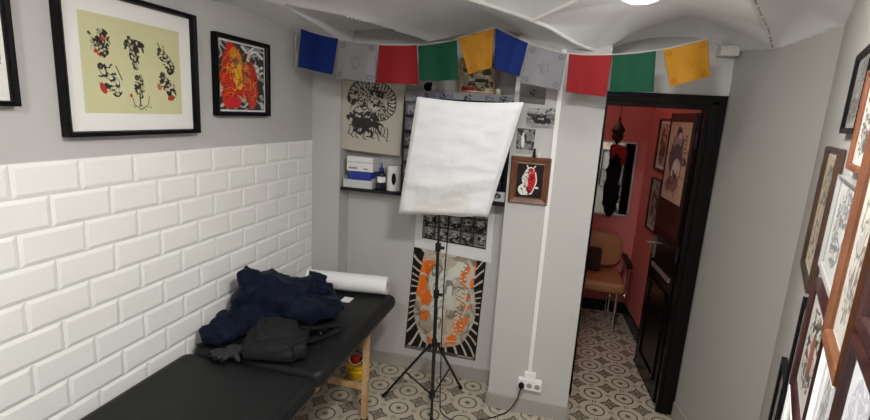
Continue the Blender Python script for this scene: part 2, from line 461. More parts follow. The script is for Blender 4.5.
WL = [((0, -2.3), (0, 2.36)), ((0, 2.36), (1.2, 2.36)), ((1.2, 2.36), (1.21, 2.244)), ((1.21, 2.244), (1.656, 2.244)), ((1.656, 2.244), (1.656, 2.53)), ((1.656, 2.53), (2.272, 2.53)), (P1, P2), (P2, P3), ((0, -2.3), (2.6, -2.3))]
SEG += [(Vector(a), Vector(b)) for a, b in WL]
SA = np.array([tuple(a) for a, b in SEG]); SB = np.array([tuple(b) for a, b in SEG])
def ceil_z(x, y, bulge=True):
    x = np.atleast_1d(x).astype(float); y = np.atleast_1d(y).astype(float)
    P = np.stack([x, y], -1)
    z = np.linalg.norm(P[:, None] - A[None], axis=2) @ Wt[:n_] + Wt[n_]
    d = SB - SA; L = (d * d).sum(1)
    tt = np.clip(((P[:, None] - SA[None]) * d[None]).sum(2) / L, 0, 1)
    q = SA[None] + tt[..., None] * d[None]; dist = np.linalg.norm(P[:, None] - q, axis=2)
    dm = dist.min(1)
    ld = ((x - .12) * (2.36 - 1.62) - (y - 1.62) * (.70 - .12)) / math.hypot(.58, .74)      # beyond the crease towards the corner: < 0
    cor = (ld < 0) & (y > 1.5) & (x < .72)
    up = .11 * (1 - np.exp(-dm / .22)) * (y < 2.53)
    return z + np.where(cor, np.where(x > .20, .075 * np.clip(-ld / .045, 0, 1), .0), up)
xs = np.linspace(-.02, 2.66, 200); ys = np.concatenate([np.linspace(-2.32, 1.0, 90)[:-1], np.linspace(1.0, 2.6, 180)])
GX, GY = np.meshgrid(xs, ys); GZ = np.concatenate([ceil_z(a, b) for a, b in zip(GX, GY)])
cm = MB(); nx = len(xs)
cm.add([(a, b, c) for a, b, c in zip(GX.ravel(), GY.ravel(), GZ)],
       [(j * nx + i, j * nx + i + 1, (j + 1) * nx + i + 1, (j + 1) * nx + i) for j in range(len(ys) - 1) for i in range(nx - 1)])
ceil = struct(cm.build('ceiling', 'ceil', smooth=True))
struct(MB().box((-.12, -2.42, HW), (2.9, 2.72, HW + .05)).build('ceiling_slab', 'ceil', ceil))
# white plaster ribs along the vault edges near the pillar
def rib(pts, w):
    q = bez(pts, 8); out = []
    for p in q:
        z = float(ceil_z(p.x, p.y)[0]); out.append((p.x, p.y, z - .001))
    return out
rb = MB(); rb.tube(rib(CR[0], .01), .009, n=8); rb.tube(rib(CR[1][:4], .01), .009, n=8); rb.tube(rib(CR[2][:4], .01), .008, n=8)
struct(rb.build('trim_1', 'trunk', smooth=True))

ck = MB(); q = rib(CR[3][:3], .01)
for i in range(len(q) - 1):
    for f_ in (0, .5):
        a = Vector(q[i]).lerp(Vector(q[i + 1]), f_)
        if (i * 2 + int(f_ * 2)) % 5 != 3: ck.ell((a.x + .012, a.y, float(ceil_z(a.x + .012, a.y)[0])), .004, .006, .002, nu=8, nv=5)
struct(ck.build('ceiling_crack', newmat('dark_crack', (.12, .11, .1), .9), ceil))

# door frame (architrave + lining), in the door wall
df = MB()
df.box((2.175, YD - .022, 0), (2.268, YD + .0, 1.757)); df.box((2.185, YD + .0, 0), (2.271, 2.64, 1.757))
df.box((1.657, YD - .022, 0), (1.690, 2.64, 1.757))
df.box((1.657, YD - .022, 1.757), (2.268, YD - .0, 1.829)); df.box((1.657, YD, 1.757), (2.271, 2.64, 1.829))
df.box((2.195, YD - .034, 0), (2.235, YD - .02, 1.80), bev=.005); df.box((1.67, YD - .034, 1.78), (2.235, YD - .02, 1.812), bev=.005)
struct(df.build('door_frame', 'black_gloss'))
# door leaf, standing open into the pink room
dl = bpy.data.objects.new('door_1', None); col.objects.link(dl); dl.location = (2.178, 2.60, 0); dl.rotation_euler = (0, 0, R(94.5)); struct(dl)
LW, LH = .50, 1.74
m = MB(); m.box((0, -.0, .012), (LW, -.035, LH), bev=.003)
m.build('leaf', 'black_gloss', dl)['kind'] = 'structure'
m = MB()   # raised mouldings on the near face (local +y faces the opening)
for (z0, z1) in ((.12, .68),):
    for a, b in (((.07, 0, z0), (LW - .07, .010, z0 + .02)), ((.07, 0, z1 - .02), (LW - .07, .010, z1)), ((.07, 0, z0), (.09, .010, z1)), ((LW - .09, 0, z0), (LW - .07, .010, z1))):
        m.box(a, b)
m.build('moulding', 'black_gloss', dl)['kind'] = 'structure'
m = MB(); m.box((.04, 0, 1.02), (LW - .04, .012, 1.735), bev=.004)
m.build('upper_panel', 'wood_maroon', dl)['kind'] = 'structure'
m = MB(); m.box((.07, 0, .752), (LW - .06, .008, .778)); m.build('grey_rail', 'steel', dl)['kind'] = 'structure'
m = MB(); m.box((LW - .055, 0, .80), (LW - .025, .008, .95)); m.tube([(LW - .04, .0, .90), (LW - .04, .045, .90)], .009); m.tube([(LW - .04, .045, .90), (LW - .14, .05, .90)], .008)
m.build('door_handle', 'chrome', dl, True)['kind'] = 'structure'
for z in (.2, .9, 1.55):
    m = MB(); m.tube([(-.006, .006, z), (-.006, .006, z + .09)], .008); m.build('hinge', 'black_metal', dl, True)['kind'] = 'structure'

# the pink room
wallprism('wall_pink_far', [(.9, 4.03), (2.26, 4.03), (2.26, 4.13), (.9, 4.13)], 0, 2.25, 'pink')
wallprism('wall_pink_right', [(2.272, 2.64), (2.175, 4.03), (2.35, 4.03), (2.45, 2.64)], 0, 2.25, 'pink')
wallprism('wall_pink_left', [(.9, 2.60), (1.0, 2.60), (1.0, 4.03), (.9, 4.03)], 0, 2.25, 'pink')
wallprism('wall_pink_near', [(1.0, 2.641), (1.656, 2.641), (1.656, 2.655), (1.0, 2.655)], 0, 2.25, 'pink')
wallprism('wall_pink_head', [(1.656, 2.641), (2.272, 2.641), (2.272, 2.655), (1.656, 2.655)], 1.83, 2.25, 'pink')
struct(MB().box((.9, 2.641, 2.25), (2.5, 4.13, 2.3)).build('ceiling_pink_room', 'ceil'))
base('baseboard_pink_far', [(1.0, 4.03), (2.165, 4.03)], 'black_gloss', .1, .014)
base('baseboard_pink_right', [(2.175, 4.015), (2.268, 2.70)], 'black_gloss', .1, .014)

# ------------------------------------------------------------------ lamps
def ceiling_lamp(x, y, strength, label, rr=.085, dep=.05):
    z = float(ceil_z(x, y)[0])
    r = thing('ceiling_lamp', label, 'lamp', (x, y, z - .028))
    MB().lathe([(rr, .04), (rr + .007, .03), (rr + .007, .0)], (0, 0, 0), n=32).build('lamp_base', 'white', r, True)
    MB().lathe([(rr * math.cos(t_), -dep * math.sin(t_)) for t_ in np.linspace(0, PI / 2 - .01, 10)], (0, 0, 0), n=32).build('diffuser', emitmat('lamp_glow', (1, .975, .94), strength), r, True)
    return r
LAMP = ceiling_lamp(1.69, 1.72, 24, 'round white glowing ceiling lamp on the vaulted ceiling above the doorway', .078, .035)
ceiling_lamp(1.45, .66, 190, 'added unseen round white lamp overhead, brightening the far pillar', .11, .05)  # added fill lamp, out of view, lifts the far pillar against the near walls
ceiling_lamp(1.05, -.75, 100, 'large white globe ceiling lamp near the foot of the bed, behind the viewer', .12, .12)
# pink room: warm bulb added out of view to light it
pl_ = thing('pink_fill_bulb', 'small warm round lamp added out of view to light the pink room', 'lamp', (1.45, 3.3, 2.249))
MB().lathe([(.04, 0), (.04, -.02), (.02, -.03)], n=20).build('lamp_base', 'white', pl_, True)
MB().ell((0, 0, -.06), .04, .04, .04).build('bulb', emitmat('warm_fill_glow', (1, .72, .60), 58), pl_, True)

# ------------------------------------------------------------------ massage bed
bed = thing('massage_bed', 'black vinyl folding massage bed with beech legs along the tiled wall', 'bed', (.335, 1.28, 0))
def pad(y0, y1, name):
    x0, x1, zt, zb = .022, .648, .622, .538; n = 40; mm = 60; vs = []; fs = []
    mb = MB(); r = .05
    def sd(a, lo, hi, rr): return min(a - lo, hi - a, rr) / rr
    xs_ = np.unique(np.concatenate([np.linspace(x0, x0 + r, 9), np.linspace(x0 + r, x1 - r, 22), np.linspace(x1 - r, x1, 9)]))
    ys_ = np.unique(np.concatenate([np.linspace(y0, y0 + r, 9), np.linspace(y0 + r, y1 - r, 34), np.linspace(y1 - r, y1, 9)]))
    for s_ in (1, -1):
        base_i = len(mb.v); V = []
        for y in ys_:
            for x in xs_:
                # rounded plan corners
                cx = min(max(x, x0 + r), x1 - r); cy = min(max(y, y0 + r), y1 - r); dx, dy = x - cx, y - cy; m_ = max(abs(dx), abs(dy)); l_ = math.hypot(dx, dy)
                if l_ > 1e-6: dx, dy = dx * m_ / l_, dy * m_ / l_
                k = min(1, m_ / r); px, py = cx + dx, cy + dy
                prof = math.sqrt(max(0, 1 - k ** 2.6))
                zz = (zt + zb) / 2 + s_ * (zt - zb) / 2 * prof
                if s_ > 0: zz += .003 * noise.noise(Vector((px * 5, py * 5, 1))) * (1 - k)
                V.append((px, py, zz))
        nn = len(xs_)
        mb.add(V, [(j * nn + i, j * nn + i + 1, (j + 1) * nn + i + 1, (j + 1) * nn + i) for j in range(len(ys_) - 1) for i in range(nn - 1)])
    return part(mb, name, 'leather', bed, True)
pad(1.272, 2.20, 'mattress'); pad(.31, 1.262, 'mattress')
for (ya, yb) in ((1.29, 2.17), (.33, 1.245)):
    m = MB(); m.box((.06, ya, .50), (.08, yb, .545)); m.box((.572, ya, .50), (.592, yb, .545)); m.box((.06, ya, .50), (.592, ya + .02, .545)); m.box((.06, yb - .02, .50), (.592, yb, .545))
    part(m, 'bed_frame', 'beech', bed)
for yl in (1.875, .60):
    for xl in (.07, .592):
        m = MB(); m.box((xl - .014, yl - .016, .018), (xl + .014, yl + .016, .50), bev=.002); lg = part(m, 'leg', 'beech', bed)
        m = MB(); m.box((xl - .016, yl - .019, 0), (xl + .016, yl + .019, .02), bev=.003); m.build('rubber_foot', 'black', lg, origin=bed.location)
        m = MB(); m.lathe([(.008, 0), (.008, .008), (.003, .012)], mat=Matrix.Translation((xl + .014, yl, .24)) @ Matrix.Rotation(PI / 2, 4, 'Y'), n=14); m.build('knob', 'chrome', lg, True, origin=bed.location)
    m = MB(); m.box((.07, yl - .009, .185), (.592, yl + .009, .215), bev=.002); part(m, 'crossbar', 'beech', bed)
    s_ = -1 if yl > 1 else 1
    m = MB()
    a, b = Vector((.33, yl + .01, .215)), Vector((.50, yl + .01, .50))
    d = (b - a); m.add([(a.x - .014, a.y - .008, a.z), (a.x + .014, a.y - .008, a.z), (b.x + .014, b.y - .008, b.z), (b.x - .014, b.y - .008, b.z),
                        (a.x - .014, a.y + .008, a.z), (a.x + .014, a.y + .008, a.z), (b.x + .014, b.y + .008, b.z), (b.x - .014, b.y + .008, b.z)],
                       [(0, 1, 2, 3), (4, 5, 6, 7), (0, 1, 5, 4), (1, 2, 6, 5), (2, 3, 7, 6), (3, 0, 4, 7)])
    part(m, 'brace', 'beech', bed)
for x in (.12, .55):
    m = MB(); m.lathe([(.006, -.006), (.006, .006)], (0, 0, 0), mat=Matrix.Translation((x, 1.245, .566)) @ Matrix.Rotation(PI / 2, 4, 'X'), n=12)
    part(m, 'hinge', 'chrome', bed, True)
m = MB(); m.tube(bez([(.555, 1.70, .54), (.56, 1.75, .40), (.575, 1.85, .36), (.59, 1.90, .42)], 8), .003, n=6)
part(m, 'cable_stay', 'steel', bed, True)

# paper roll
pr = thing('paper_roll', 'white paper couch roll lying across the head of the black bed', 'paper roll', (.33, 2.16, .622))
ax0, ax1 = Vector((.13, 2.09, .677)), Vector((.598, 2.155, .677)); dd = (ax1 - ax0).normalized()
m = MB(); m.tube([ax0, ax0.lerp(ax1, .5), ax1], .052, n=40, cap=False)
# end annuli
for e, nn_ in ((ax0, -1), (ax1, 1)):
    u_ = Vector((0, 0, 1)); w_ = dd.cross(u_); vs = []
    for k in range(40):
        t_ = 2 * PI * k / 40; q_ = u_ * math.cos(t_) + w_ * math.sin(t_); vs += [e + q_ * .052, e + q_ * .02]
    m.add(vs, [(2 * k, 2 * ((k + 1) % 40), 2 * ((k + 1) % 40) + 1, 2 * k + 1) for k in range(40)])
part(m, 'paper', 'paper', pr, True)
m = MB(); m.tube([ax0, ax1], .0198, n=24, cap=False); part(m, 'cardboard_core', newmat('cardboard', (.4, .3, .2), .8), pr, True)
m = MB(); m.box((.39, 1.965, .6225), (.445, 2.035, .6235)); part(m, 'loose_sheet', 'paper', pr)

# ------------------------------------------------------------------ soft things on the bed
def blob(name, mats, label, cat, ells, vox=.009, disp=(), smooth=8, sub=0, root=None, origin=None, flat=None):
    mb = MB()
    for e in ells:
        if e[0] == 'box': mb.box((-e[2] / 2, -e[3] / 2, -e[4] / 2), (e[2] / 2, e[3] / 2, e[4] / 2), mat=e[5], bev=.012); continue
        c, rx, ry, rz = e[:4]; rot = e[4] if len(e) > 4 else (0, 0, 0)
        mt = Matrix.Rotation(rot[2], 3, 'Z') @ Matrix.Rotation(rot[1], 3, 'Y') @ Matrix.Rotation(rot[0], 3, 'X')
        mb.ell(c, rx, ry, rz, mat=mt)
    if flat: mb.v = [(x, y, max(z, flat)) for x, y, z in mb.v]
    o = mb.build(name, mats, root, True, origin=origin)
    rm = o.modifiers.new('union', 'REMESH'); rm.mode = 'VOXEL'; rm.voxel_size = vox; rm.use_smooth_shade = True
    sm = o.modifiers.new('soften', 'SMOOTH'); sm.iterations = smooth; sm.factor = .5
    for i, (kind, size, st) in enumerate(disp):
        tx = bpy.data.textures.new(name + '_folds', kind); tx.noise_scale = size
        if kind == 'MUSGRAVE': tx.musgrave_type = 'RIDGED_MULTIFRACTAL'; tx.noise_intensity = .6; tx.octaves = 2
        d_ = o.modifiers.new('folds', 'DISPLACE'); d_.texture = tx; d_.strength = st; d_.mid_level = .5; d_.texture_coords = 'GLOBAL'
    if label: tag(o, label, cat)
    return o
BT = .622
# jacket: crumpled puffer heap with a hood standing against the tiles and a sleeve towards the viewer
jx = thing('jacket', 'crumpled navy blue jacket heaped on the black bed against the white tiles', 'jacket', (.25, 1.65, BT))
blob('jacket_body', 'navy', None, None, [
    ((.14, 1.62, .68), .12, .21, .09, (0, 0, .1)), ((.13, 1.56, .75), .08, .09, .11, (R(-8), R(-6), 0)), ((.12, 1.57, .82), .06, .08, .08, (R(10), R(-8), 0)), ((.09, 1.59, .87), .025, .03, .035), ((.23, 1.64, .75), .13, .14, .085, (0, 0, .5)), ((.16, 1.64, .815), .085, .09, .055), ((.27, 1.70, .79), .09, .09, .05),
    ((.20, 1.72, .72), .14, .12, .095), ((.30, 1.72, .745), .11, .12, .09, (0, R(12), 0)), ((.36, 1.68, .70), .11, .15, .075, (0, 0, -.3)), ((.42, 1.76, .68), .075, .12, .055, (0, 0, .2)),
    ((.13, 1.41, .67), .085, .10, .055, (0, 0, .5)), ((.20, 1.52, .67), .10, .075, .05), ((.30, 1.85, .69), .13, .08, .06)],
     vox=.008, smooth=4, disp=(('MUSGRAVE', .16, .035), ('CLOUDS', .05, .02)), root=jx, origin=jx.location, flat=.632)
blob('collar', 'navy', None, None, [((.345, 1.80, .80), .05, .03, .035, (0, 0, .3)), ((.40, 1.77, .77), .035, .05, .03), ((.30, 1.83, .79), .03, .03, .035)], vox=.006, smooth=3,
     disp=(('MUSGRAVE', .06, .018),), root=jx, origin=jx.location, flat=.632)
blob('sleeve', 'navy', None, None, [((.075, 1.36, .665), .05, .065, .042, (0, 0, .2)), ((.11, 1.33, .655), .05, .045, .035), ((.10, 1.42, .70), .045, .06, .04)], vox=.006, smooth=3,
     disp=(('MUSGRAVE', .07, .02),), root=jx, origin=jx.location, flat=.632)
# bag
bg = thing('sling_bag', 'dark charcoal sling bag lying in front of the navy jacket on the bed', 'bag', (.38, 1.40, BT))
def rbox(c, sx, sy, sz, rz=0.0, ry=0.0, rx=0.0): return ('box', c, sx, sy, sz, Matrix.Translation(c) @ Matrix.Rotation(R(rz), 4, 'Z') @ Matrix.Rotation(R(ry), 4, 'Y') @ Matrix.Rotation(R(rx), 4, 'X'))
blob('bag_body', 'bag', None, None, [rbox((.385, 1.375, .662), .26, .19, .068, 22), rbox((.365, 1.415, .70), .17, .13, .045, 30, 8, 14), rbox((.40, 1.31, .652), .22, .09, .05, 14), ((.30, 1.35, .66), .06, .07, .032)],
     vox=.007, smooth=10, disp=(('MUSGRAVE', .2, .014),), root=bg, origin=bg.location, flat=.628)
bag_body = [o_ for o_ in bg.children if o_.name.startswith('bag_body')][0]
bpy.context.view_layer.update(); dg = bpy.context.evaluated_depsgraph_get(); be = bag_body.evaluated_get(dg)
def on_bag(x, y):
    ok, loc_, nn2, _ = be.ray_cast(Vector((x, y, 1.2)) - bg.location, Vector((0, 0, -1)))
    return (x, y, (loc_.z + bg.location.z) if ok else .632)
def seam(pts, rad): return MB().tube([on_bag(p.x, p.y) for p in bez([(x, y, 0) for x, y in pts], 10)], rad, n=8)
part(seam([(.285, 1.40), (.30, 1.33), (.36, 1.285), (.43, 1.28), (.49, 1.32), (.505, 1.39)], .0045), 'zip', 'bag_zip', bg, True)
part(seam([(.30, 1.44), (.315, 1.37), (.37, 1.335), (.43, 1.335), (.47, 1.37), (.475, 1.43)], .003), 'piping', 'bag_zip', bg, True)
m = MB(); m.tube([Vector(on_bag(.49, 1.32)) + Vector((0, 0, .004)), Vector(on_bag(.505, 1.30)) + Vector((0, 0, .003)), Vector(on_bag(.512, 1.285)) + Vector((0, 0, .003))], .0035, n=8); part(m, 'zip_pull', 'black', bg, True)
def strap(pts, w, th=.003):
    q = bez(pts, 8); mb = MB(); n = len(q); vs = []
    for i, p in enumerate(q):
        d = (q[min(i + 1, n - 1)] - q[max(i - 1, 0)]).normalized(); s_ = d.cross(Vector((0, 0, 1))).normalized() * w / 2
        up = s_.cross(d).normalized() * th
        vs += [p - s_, p + s_, p + s_ + up, p - s_ + up]
    fs = [(4 * i + k, 4 * i + (k + 1) % 4, 4 * i + 4 + (k + 1) % 4, 4 * i + 4 + k) for i in range(n - 1) for k in range(4)] + [(0, 1, 2, 3), (4 * n - 4, 4 * n - 3, 4 * n - 2, 4 * n - 1)]
    return mb.add(vs, fs)
part(strap([(.44, 1.47, .70), (.47, 1.55, .665), (.50, 1.62, .65), (.545, 1.66, .64), (.535, 1.60, .632), (.50, 1.53, .632), (.48, 1.46, .64)], .034), 'strap', 'bag', bg)
m = MB(); m.box((.485, 1.545, .648), (.52, 1.575, .660), bev=.003); part(m, 'buckle', 'black', bg)
m = MB(); m.tube([(.50, 1.535, .652), (.512, 1.533, .652)], .004, n=8); part(m, 'metal_ring', 'chrome', bg, True)
m = MB()
part(strap([(.20, 1.46, .645), (.14, 1.38, .632), (.05, 1.29, .627)], .02), 'strap', 'bag', bg)
# glove
gl = thing('glove', 'dark grey knitted glove lying on the bed left of the sling bag', 'glove', (.24, 1.26, BT))
gm = MB()
mt = Matrix.Rotation(R(-50), 3, 'Z')
gm.ell((.235, 1.285, .640), .052, .038, .018, mat=mt); gm.ell((.27, 1.32, .642), .04, .034, .018, mat=mt)
for i, (dx, dy, L) in enumerate([(-.050, -.030, .052), (-.040, -.050, .060), (-.022, -.062, .060), (-.004, -.066, .052), (.050, -.035, .040)]):
    a = Vector((.235 + (i - 2) * .014, 1.270 - i * .003, .640)); b = a + Vector((dx, dy, 0)).normalized() * L
    b2 = b + Vector((dx, dy, 0)).normalized() * .014
    gm.tube([a, (a + b) / 2 + Vector((0, 0, .006)), b, b2 + Vector((0, 0, -.006))], [.0115, .0115, .010, .004], n=10)
go = gm.build('glove_knit', 'glove', gl, True, origin=gl.location)
md = go.modifiers.new('u', 'REMESH'); md.mode = 'VOXEL'; md.voxel_size = .004; md.use_smooth_shade = True
md = go.modifiers.new('s', 'SMOOTH'); md.iterations = 3
for i, (dx, dy, L) in enumerate([(-.050, -.030, .052), (-.040, -.050, .060), (-.022, -.062, .060), (-.004, -.066, .052)]):
    a = Vector((.235 + (i - 2) * .014, 1.270 - i * .003, .640)); b = a + Vector((dx, dy, 0)).normalized() * (L + .002)
    part(MB().ell(b + Vector((0, 0, -.002)), .0118, .0118, .0108, nu=12, nv=8), 'fingertip', 'black', gl, True)

# ------------------------------------------------------------------ softbox light on its tripod
sb = thing('softbox_light', 'photo softbox under a white cloth cover on a black tripod', 'studio light', (.888, 2.14, 0))
TL, TR, BR, BL = Vector((.757, 2.005, 1.728)), Vector((1.276, 2.005, 1.728)), Vector((1.140, 2.11, 1.143)), Vector((.653, 2.11, 1.110))
nrm = (TR - TL).cross(BL - TL).normalized()
if nrm.y > 0: nrm = -nrm
def sbp(u, v):   # v=0 bottom
    b_ = BL.lerp(BR, u); t_ = TL.lerp(TR, u); return b_.lerp(t_, v)
N1 = 56; vs = []
for j in range(N1 + 1):
    for i in range(N1 + 1):
        u, v = i / N1, j / N1; p = sbp(u, v); e = min(u, 1 - u, v, 1 - v)
        k = min(1, e / .04)
        w = .006 * noise.noise(Vector((u * 2.2, v * 9 + .8 * noise.noise(Vector((u * 3, v * 3, 5))), 3))) + .004 * noise.noise(Vector((u * 5, v * 16, 9)))
        w *= .9; w += .003 * math.sin(v * 19 + 2 * u + 1.5 * math.sin(u * 5)) * (v < .45)
        belly = .018 * math.sin(PI * u) * math.sin(PI * v)
        p = p + nrm * (belly + w * k + .006 * k - .012 * (1 - k))
        sag = -.012 * math.sin(PI * u) * (v ** 3)
        p = p + Vector((0, 0, sag + (.006 * noise.noise(Vector((u * 5, 1, 2))) if j == 0 else 0)))
        vs.append(p)
f_ = [(j * (N1 + 1) + i, j * (N1 + 1) + i + 1, (j + 1) * (N1 + 1) + i + 1, (j + 1) * (N1 + 1) + i) for j in range(N1) for i in range(N1)]
m = MB(); m.add(vs, f_)
# turned-back skirt round the edges
edge = [j * (N1 + 1) for j in range(N1 + 1)] + [N1 * (N1 + 1) + i for i in range(1, N1 + 1)] + [j * (N1 + 1) + N1 for j in range(N1 - 1, -1, -1)] + [i for i in range(N1 - 1, 0, -1)]
ce = sbp(.5, .5); q0 = len(m.v); ne = len(edge)
for i in edge: m.v.append(tuple(Vector(vs[i]) - nrm * .035 + (ce - Vector(vs[i])) * .012))
for k in range(ne):
    m.f.append([edge[k], edge[(k + 1) % ne], q0 + (k + 1) % ne, q0 + k]); m.m.append(0)
cov = part(m, 'cloth_cover', 'cloth_white', sb, True)
# stain on the cloth near its hem
nt = M['cloth_white'].node_tree; bs = nt.nodes['Principled BSDF']; src = bs.inputs['Base Color'].links[0].from_socket
gp = nt.nodes.new('ShaderNodeTexCoord'); sx = nt.nodes.new('ShaderNodeSeparateXYZ'); nt.links.new(gp.outputs['Object'], sx.inputs[0])
zz = S(nt, sx.outputs[2]); nz = nt.nodes.new('ShaderNodeTexNoise'); nz.inputs['Scale'].default_value = 7; nt.links.new(gp.outputs['Object'], nz.inputs['Vector'])
fac = (zz - 1.30).lt(0) * ((S(nt, nz.outputs['Fac']) - .42) * 2.2).max(0).min(.35)
mx = nt.nodes.new('ShaderNodeMix'); mx.data_type = 'RGBA'; nt.links.new(fac.k, mx.inputs[0]); nt.links.new(src, mx.inputs[6]); mx.inputs[7].default_value = (.55, .48, .36, 1)
nt.links.new(mx.outputs[2], bs.inputs['Base Color'])
# black fabric hood behind
bc = ce - nrm * .20
m = MB(); ring1 = [Vector(p) - nrm * .03 + (ce - Vector(p)) * .02 for p in (BL, BR, TR, TL)]
rx_, rz_ = (TR - TL).normalized(), nrm.cross((TR - TL).normalized())
ring2 = [bc + a * rx_ * .06 + b * rz_ * .06 for a, b in ((-1, 1), (1, 1), (1, -1), (-1, -1))]
if (ring2[0] - ring1[0]).length > (ring2[3] - ring1[0]).length: ring2 = [ring2[3], ring2[2], ring2[1], ring2[0]]
m.add(ring1 + ring2, [(0, 1, 5, 4), (1, 2, 6, 5), (2, 3, 7, 6), (3, 0, 4, 7), (4, 5, 6, 7)]); part(m, 'hood', 'black', sb)
pb, pt = Vector((.900, 2.15, .03)), Vector((.872, 2.155, 1.20))
m = MB(); m.tube([bc + nrm * .02, bc - nrm * .03], .035, n=16); part(m, 'lamp_socket', 'black', sb, True)
m = MB(); m.tube([pb, pb.lerp(pt, .55)], .0105, n=12); m.tube([pb.lerp(pt, .55), pb.lerp(pt, .78)], .0088, n=12); m.tube([pb.lerp(pt, .78), pt, bc - nrm * .0 + Vector((0, 0, -.02))], .007, n=12)
part(m, 'pole', 'black_metal', sb, True)
for k in (.30, .55, .78):
    c_ = pb.lerp(pt, k); m = MB(); m.tube([c_ - Vector((0, 0, .022)), c_ + Vector((0, 0, .022))], .016, n=14); cl = part(m, 'collar', 'black_metal', sb, True)
    m = MB(); m.tube([c_, c_ + Vector((.035, -.005, 0))], [.006, .010], n=10); m.build('knob', 'black_metal', cl, True, origin=sb.location)
top = pb.lerp(pt, .29)
for (fx, fy) in ((.614, 2.104), (1.034, 2.343), (.948, 1.955)):
    d_ = Vector((fx - top.x, fy - top.y, 0)).normalized(); a = top + d_ * .022; b = Vector((fx, fy, .012))
    m = MB(); m.tube([a, b], .0075, n=10); lg = part(m, 'leg', 'black_metal', sb, True)
    m = MB(); m.tube([b + (a - b).normalized() * .03, b, b + Vector((0, 0, -.004))], [.009, .011, .008], n=10); m.build('rubber_foot', 'black', lg, True, origin=sb.location)
    mid = a.lerp(b, .52); m = MB(); m.tube([mid, Vector((pb.x, pb.y, .06)) + d_ * .012], .005, n=8); part(m, 'brace', 'black_metal', sb, True)
m = MB(); m.tube([pb + Vector((0, 0, .01)), pb + Vector((-.001, 0, .05))], .017, n=14); part(m, 'collar', 'black_metal', sb, True)

# cable from the softbox to the socket on the pillar
m = MB(); m.tube(bez([(.93, 2.16, 1.13), (.925, 2.15, .8), (.93, 2.15, .5), (.945, 2.13, .2), (.955, 2.12, .04), (.98, 2.07, .006), (1.08, 2.03, .005), (1.22, 2.10, .005), (1.33, 2.185, .02), (1.375, 2.185, .10), (1.392, 2.18, .172), (1.395, 2.195, .184)], 10), .0032, n=6)
o = m.build('power_cable', ['black'], None, True, origin=(.95, 2.12, 0)); tag(o, 'thin black power cable hanging from the softbox to the wall socket', 'cable')

# ------------------------------------------------------------------ trunking and socket on the pillar
tr = MB(); tr.box((1.4215, YP - .014, .262), (1.4445, YP - .0005, 2.0), bev=.002)
o = tr.build('cable_trunking', 'trunk', origin=(1.433, YP, .26)); tag(o, 'slim white vertical cable trunking on the grey pillar', 'cable trunking')
so = thing('wall_socket', 'white triple power socket low on the grey pillar at the trunking end', 'socket', (1.44, YP, .195))
m = MB(); m.box((1.375, YP - .030, .160), (1.505, YP - .0005, .224), bev=.004); part(m, 'socket_body', 'white', so)
m = MB(); m.box((1.405, YP - .024, .2245), (1.470, YP - .0005, .262), bev=.003); part(m, 'junction_cover', 'white', so)
for x in (1.395, 1.438, 1.481):
    m = MB(); m.lathe([(.0185, 0), (.0185, .0015)], mat=Matrix.Translation((x, YP - .030, .19)) @ Matrix.Rotation(PI / 2, 4, 'X'), n=20); m.lathe([(.015, .001), (.015, .003)], mat=Matrix.Translation((x, YP - .030, .19)) @ Matrix.Rotation(PI / 2, 4, 'X'), n=20, mi=1)
    part(m, 'outlet', ['trunk', 'frame_grey'], so)
pg = MB(); pg.lathe([(.016, 0), (.017, .02), (.008, .034)], mat=Matrix.Translation((1.395, YP - .0335, .19)) @ Matrix.Rotation(PI / 2, 4, 'X'), n=18)
o = pg.build('plug', 'black', None, True, origin=(1.395, YP - .04, .19)); tag(o, 'round black plug in the left outlet of the white wall socket', 'plug')
jb = MB(); jb.box((2.185, YD - .07, 2.02), (2.27, YD - .0005, 2.072), bev=.006)
o = jb.build('junction_box', newmat('cream_plastic', (.6, .59, .56), .5), None, origin=(2.22, YD, 2.02)); tag(o, 'cream junction box high in the corner right of the yellow flag', 'junction box')

# ------------------------------------------------------------------ prayer flags
BLUE, WHT, RED, GRN, YEL = (.005, .018, .13), (.215, .21, .225), (.21, .011, .014), (.0045, .055, .026), (.36, .165, .014)
FL = [(BLUE, [(.105, 2.042), (.314, 1.997), (.289, 1.819), (.088, 1.852)], 'blue prayer flag at the left end of the string'),
      (WHT, [(.319, 1.992), (.526, 1.977), (.522, 1.789), (.295, 1.804)], 'white prayer flag between the leftmost blue flag and a red flag'),
      (RED, [(.537, 1.973), (.734, 1.977), (.749, 1.793), (.527, 1.789)], 'red prayer flag above the softbox, left of a green one'),
      (GRN, [(.74, 1.973), (.932, 2.005), (.95, 1.821), (.759, 1.808)], 'green prayer flag hanging above the softbox beside a yellow one'),
      (YEL, [(.937, 2.014), (1.105, 2.062), (1.11, 1.882), (.997, 1.85)], 'yellow prayer flag above the softbox with a pointed lower corner'),
      (BLUE, [(1.114, 2.062), (1.268, 1.999), (1.24, 1.85), (1.12, 1.878)], 'blue prayer flag above the softbox between yellow and white'),
      (WHT, [(1.273, 1.994), (1.447, 1.955), (1.433, 1.795), (1.248, 1.819)], 'white prayer flag in front of the grey pillar'),
      (RED, [(1.456, 1.955), (1.641, 1.956), (1.638, 1.774), (1.461, 1.788)], 'red prayer flag beside the upper left corner of the doorway'),
      (GRN, [(1.645, 1.956), (1.819, 1.978), (1.832, 1.805), (1.652, 1.797)], 'green prayer flag hanging over the black door frame'),
      (YEL, [(1.847, 1.983), (2.016, 2.031), (2.052, 1.882), (1.897, 1.829)], 'yellow prayer flag at the right end of the string with printed emblems')]
FY = 2.05
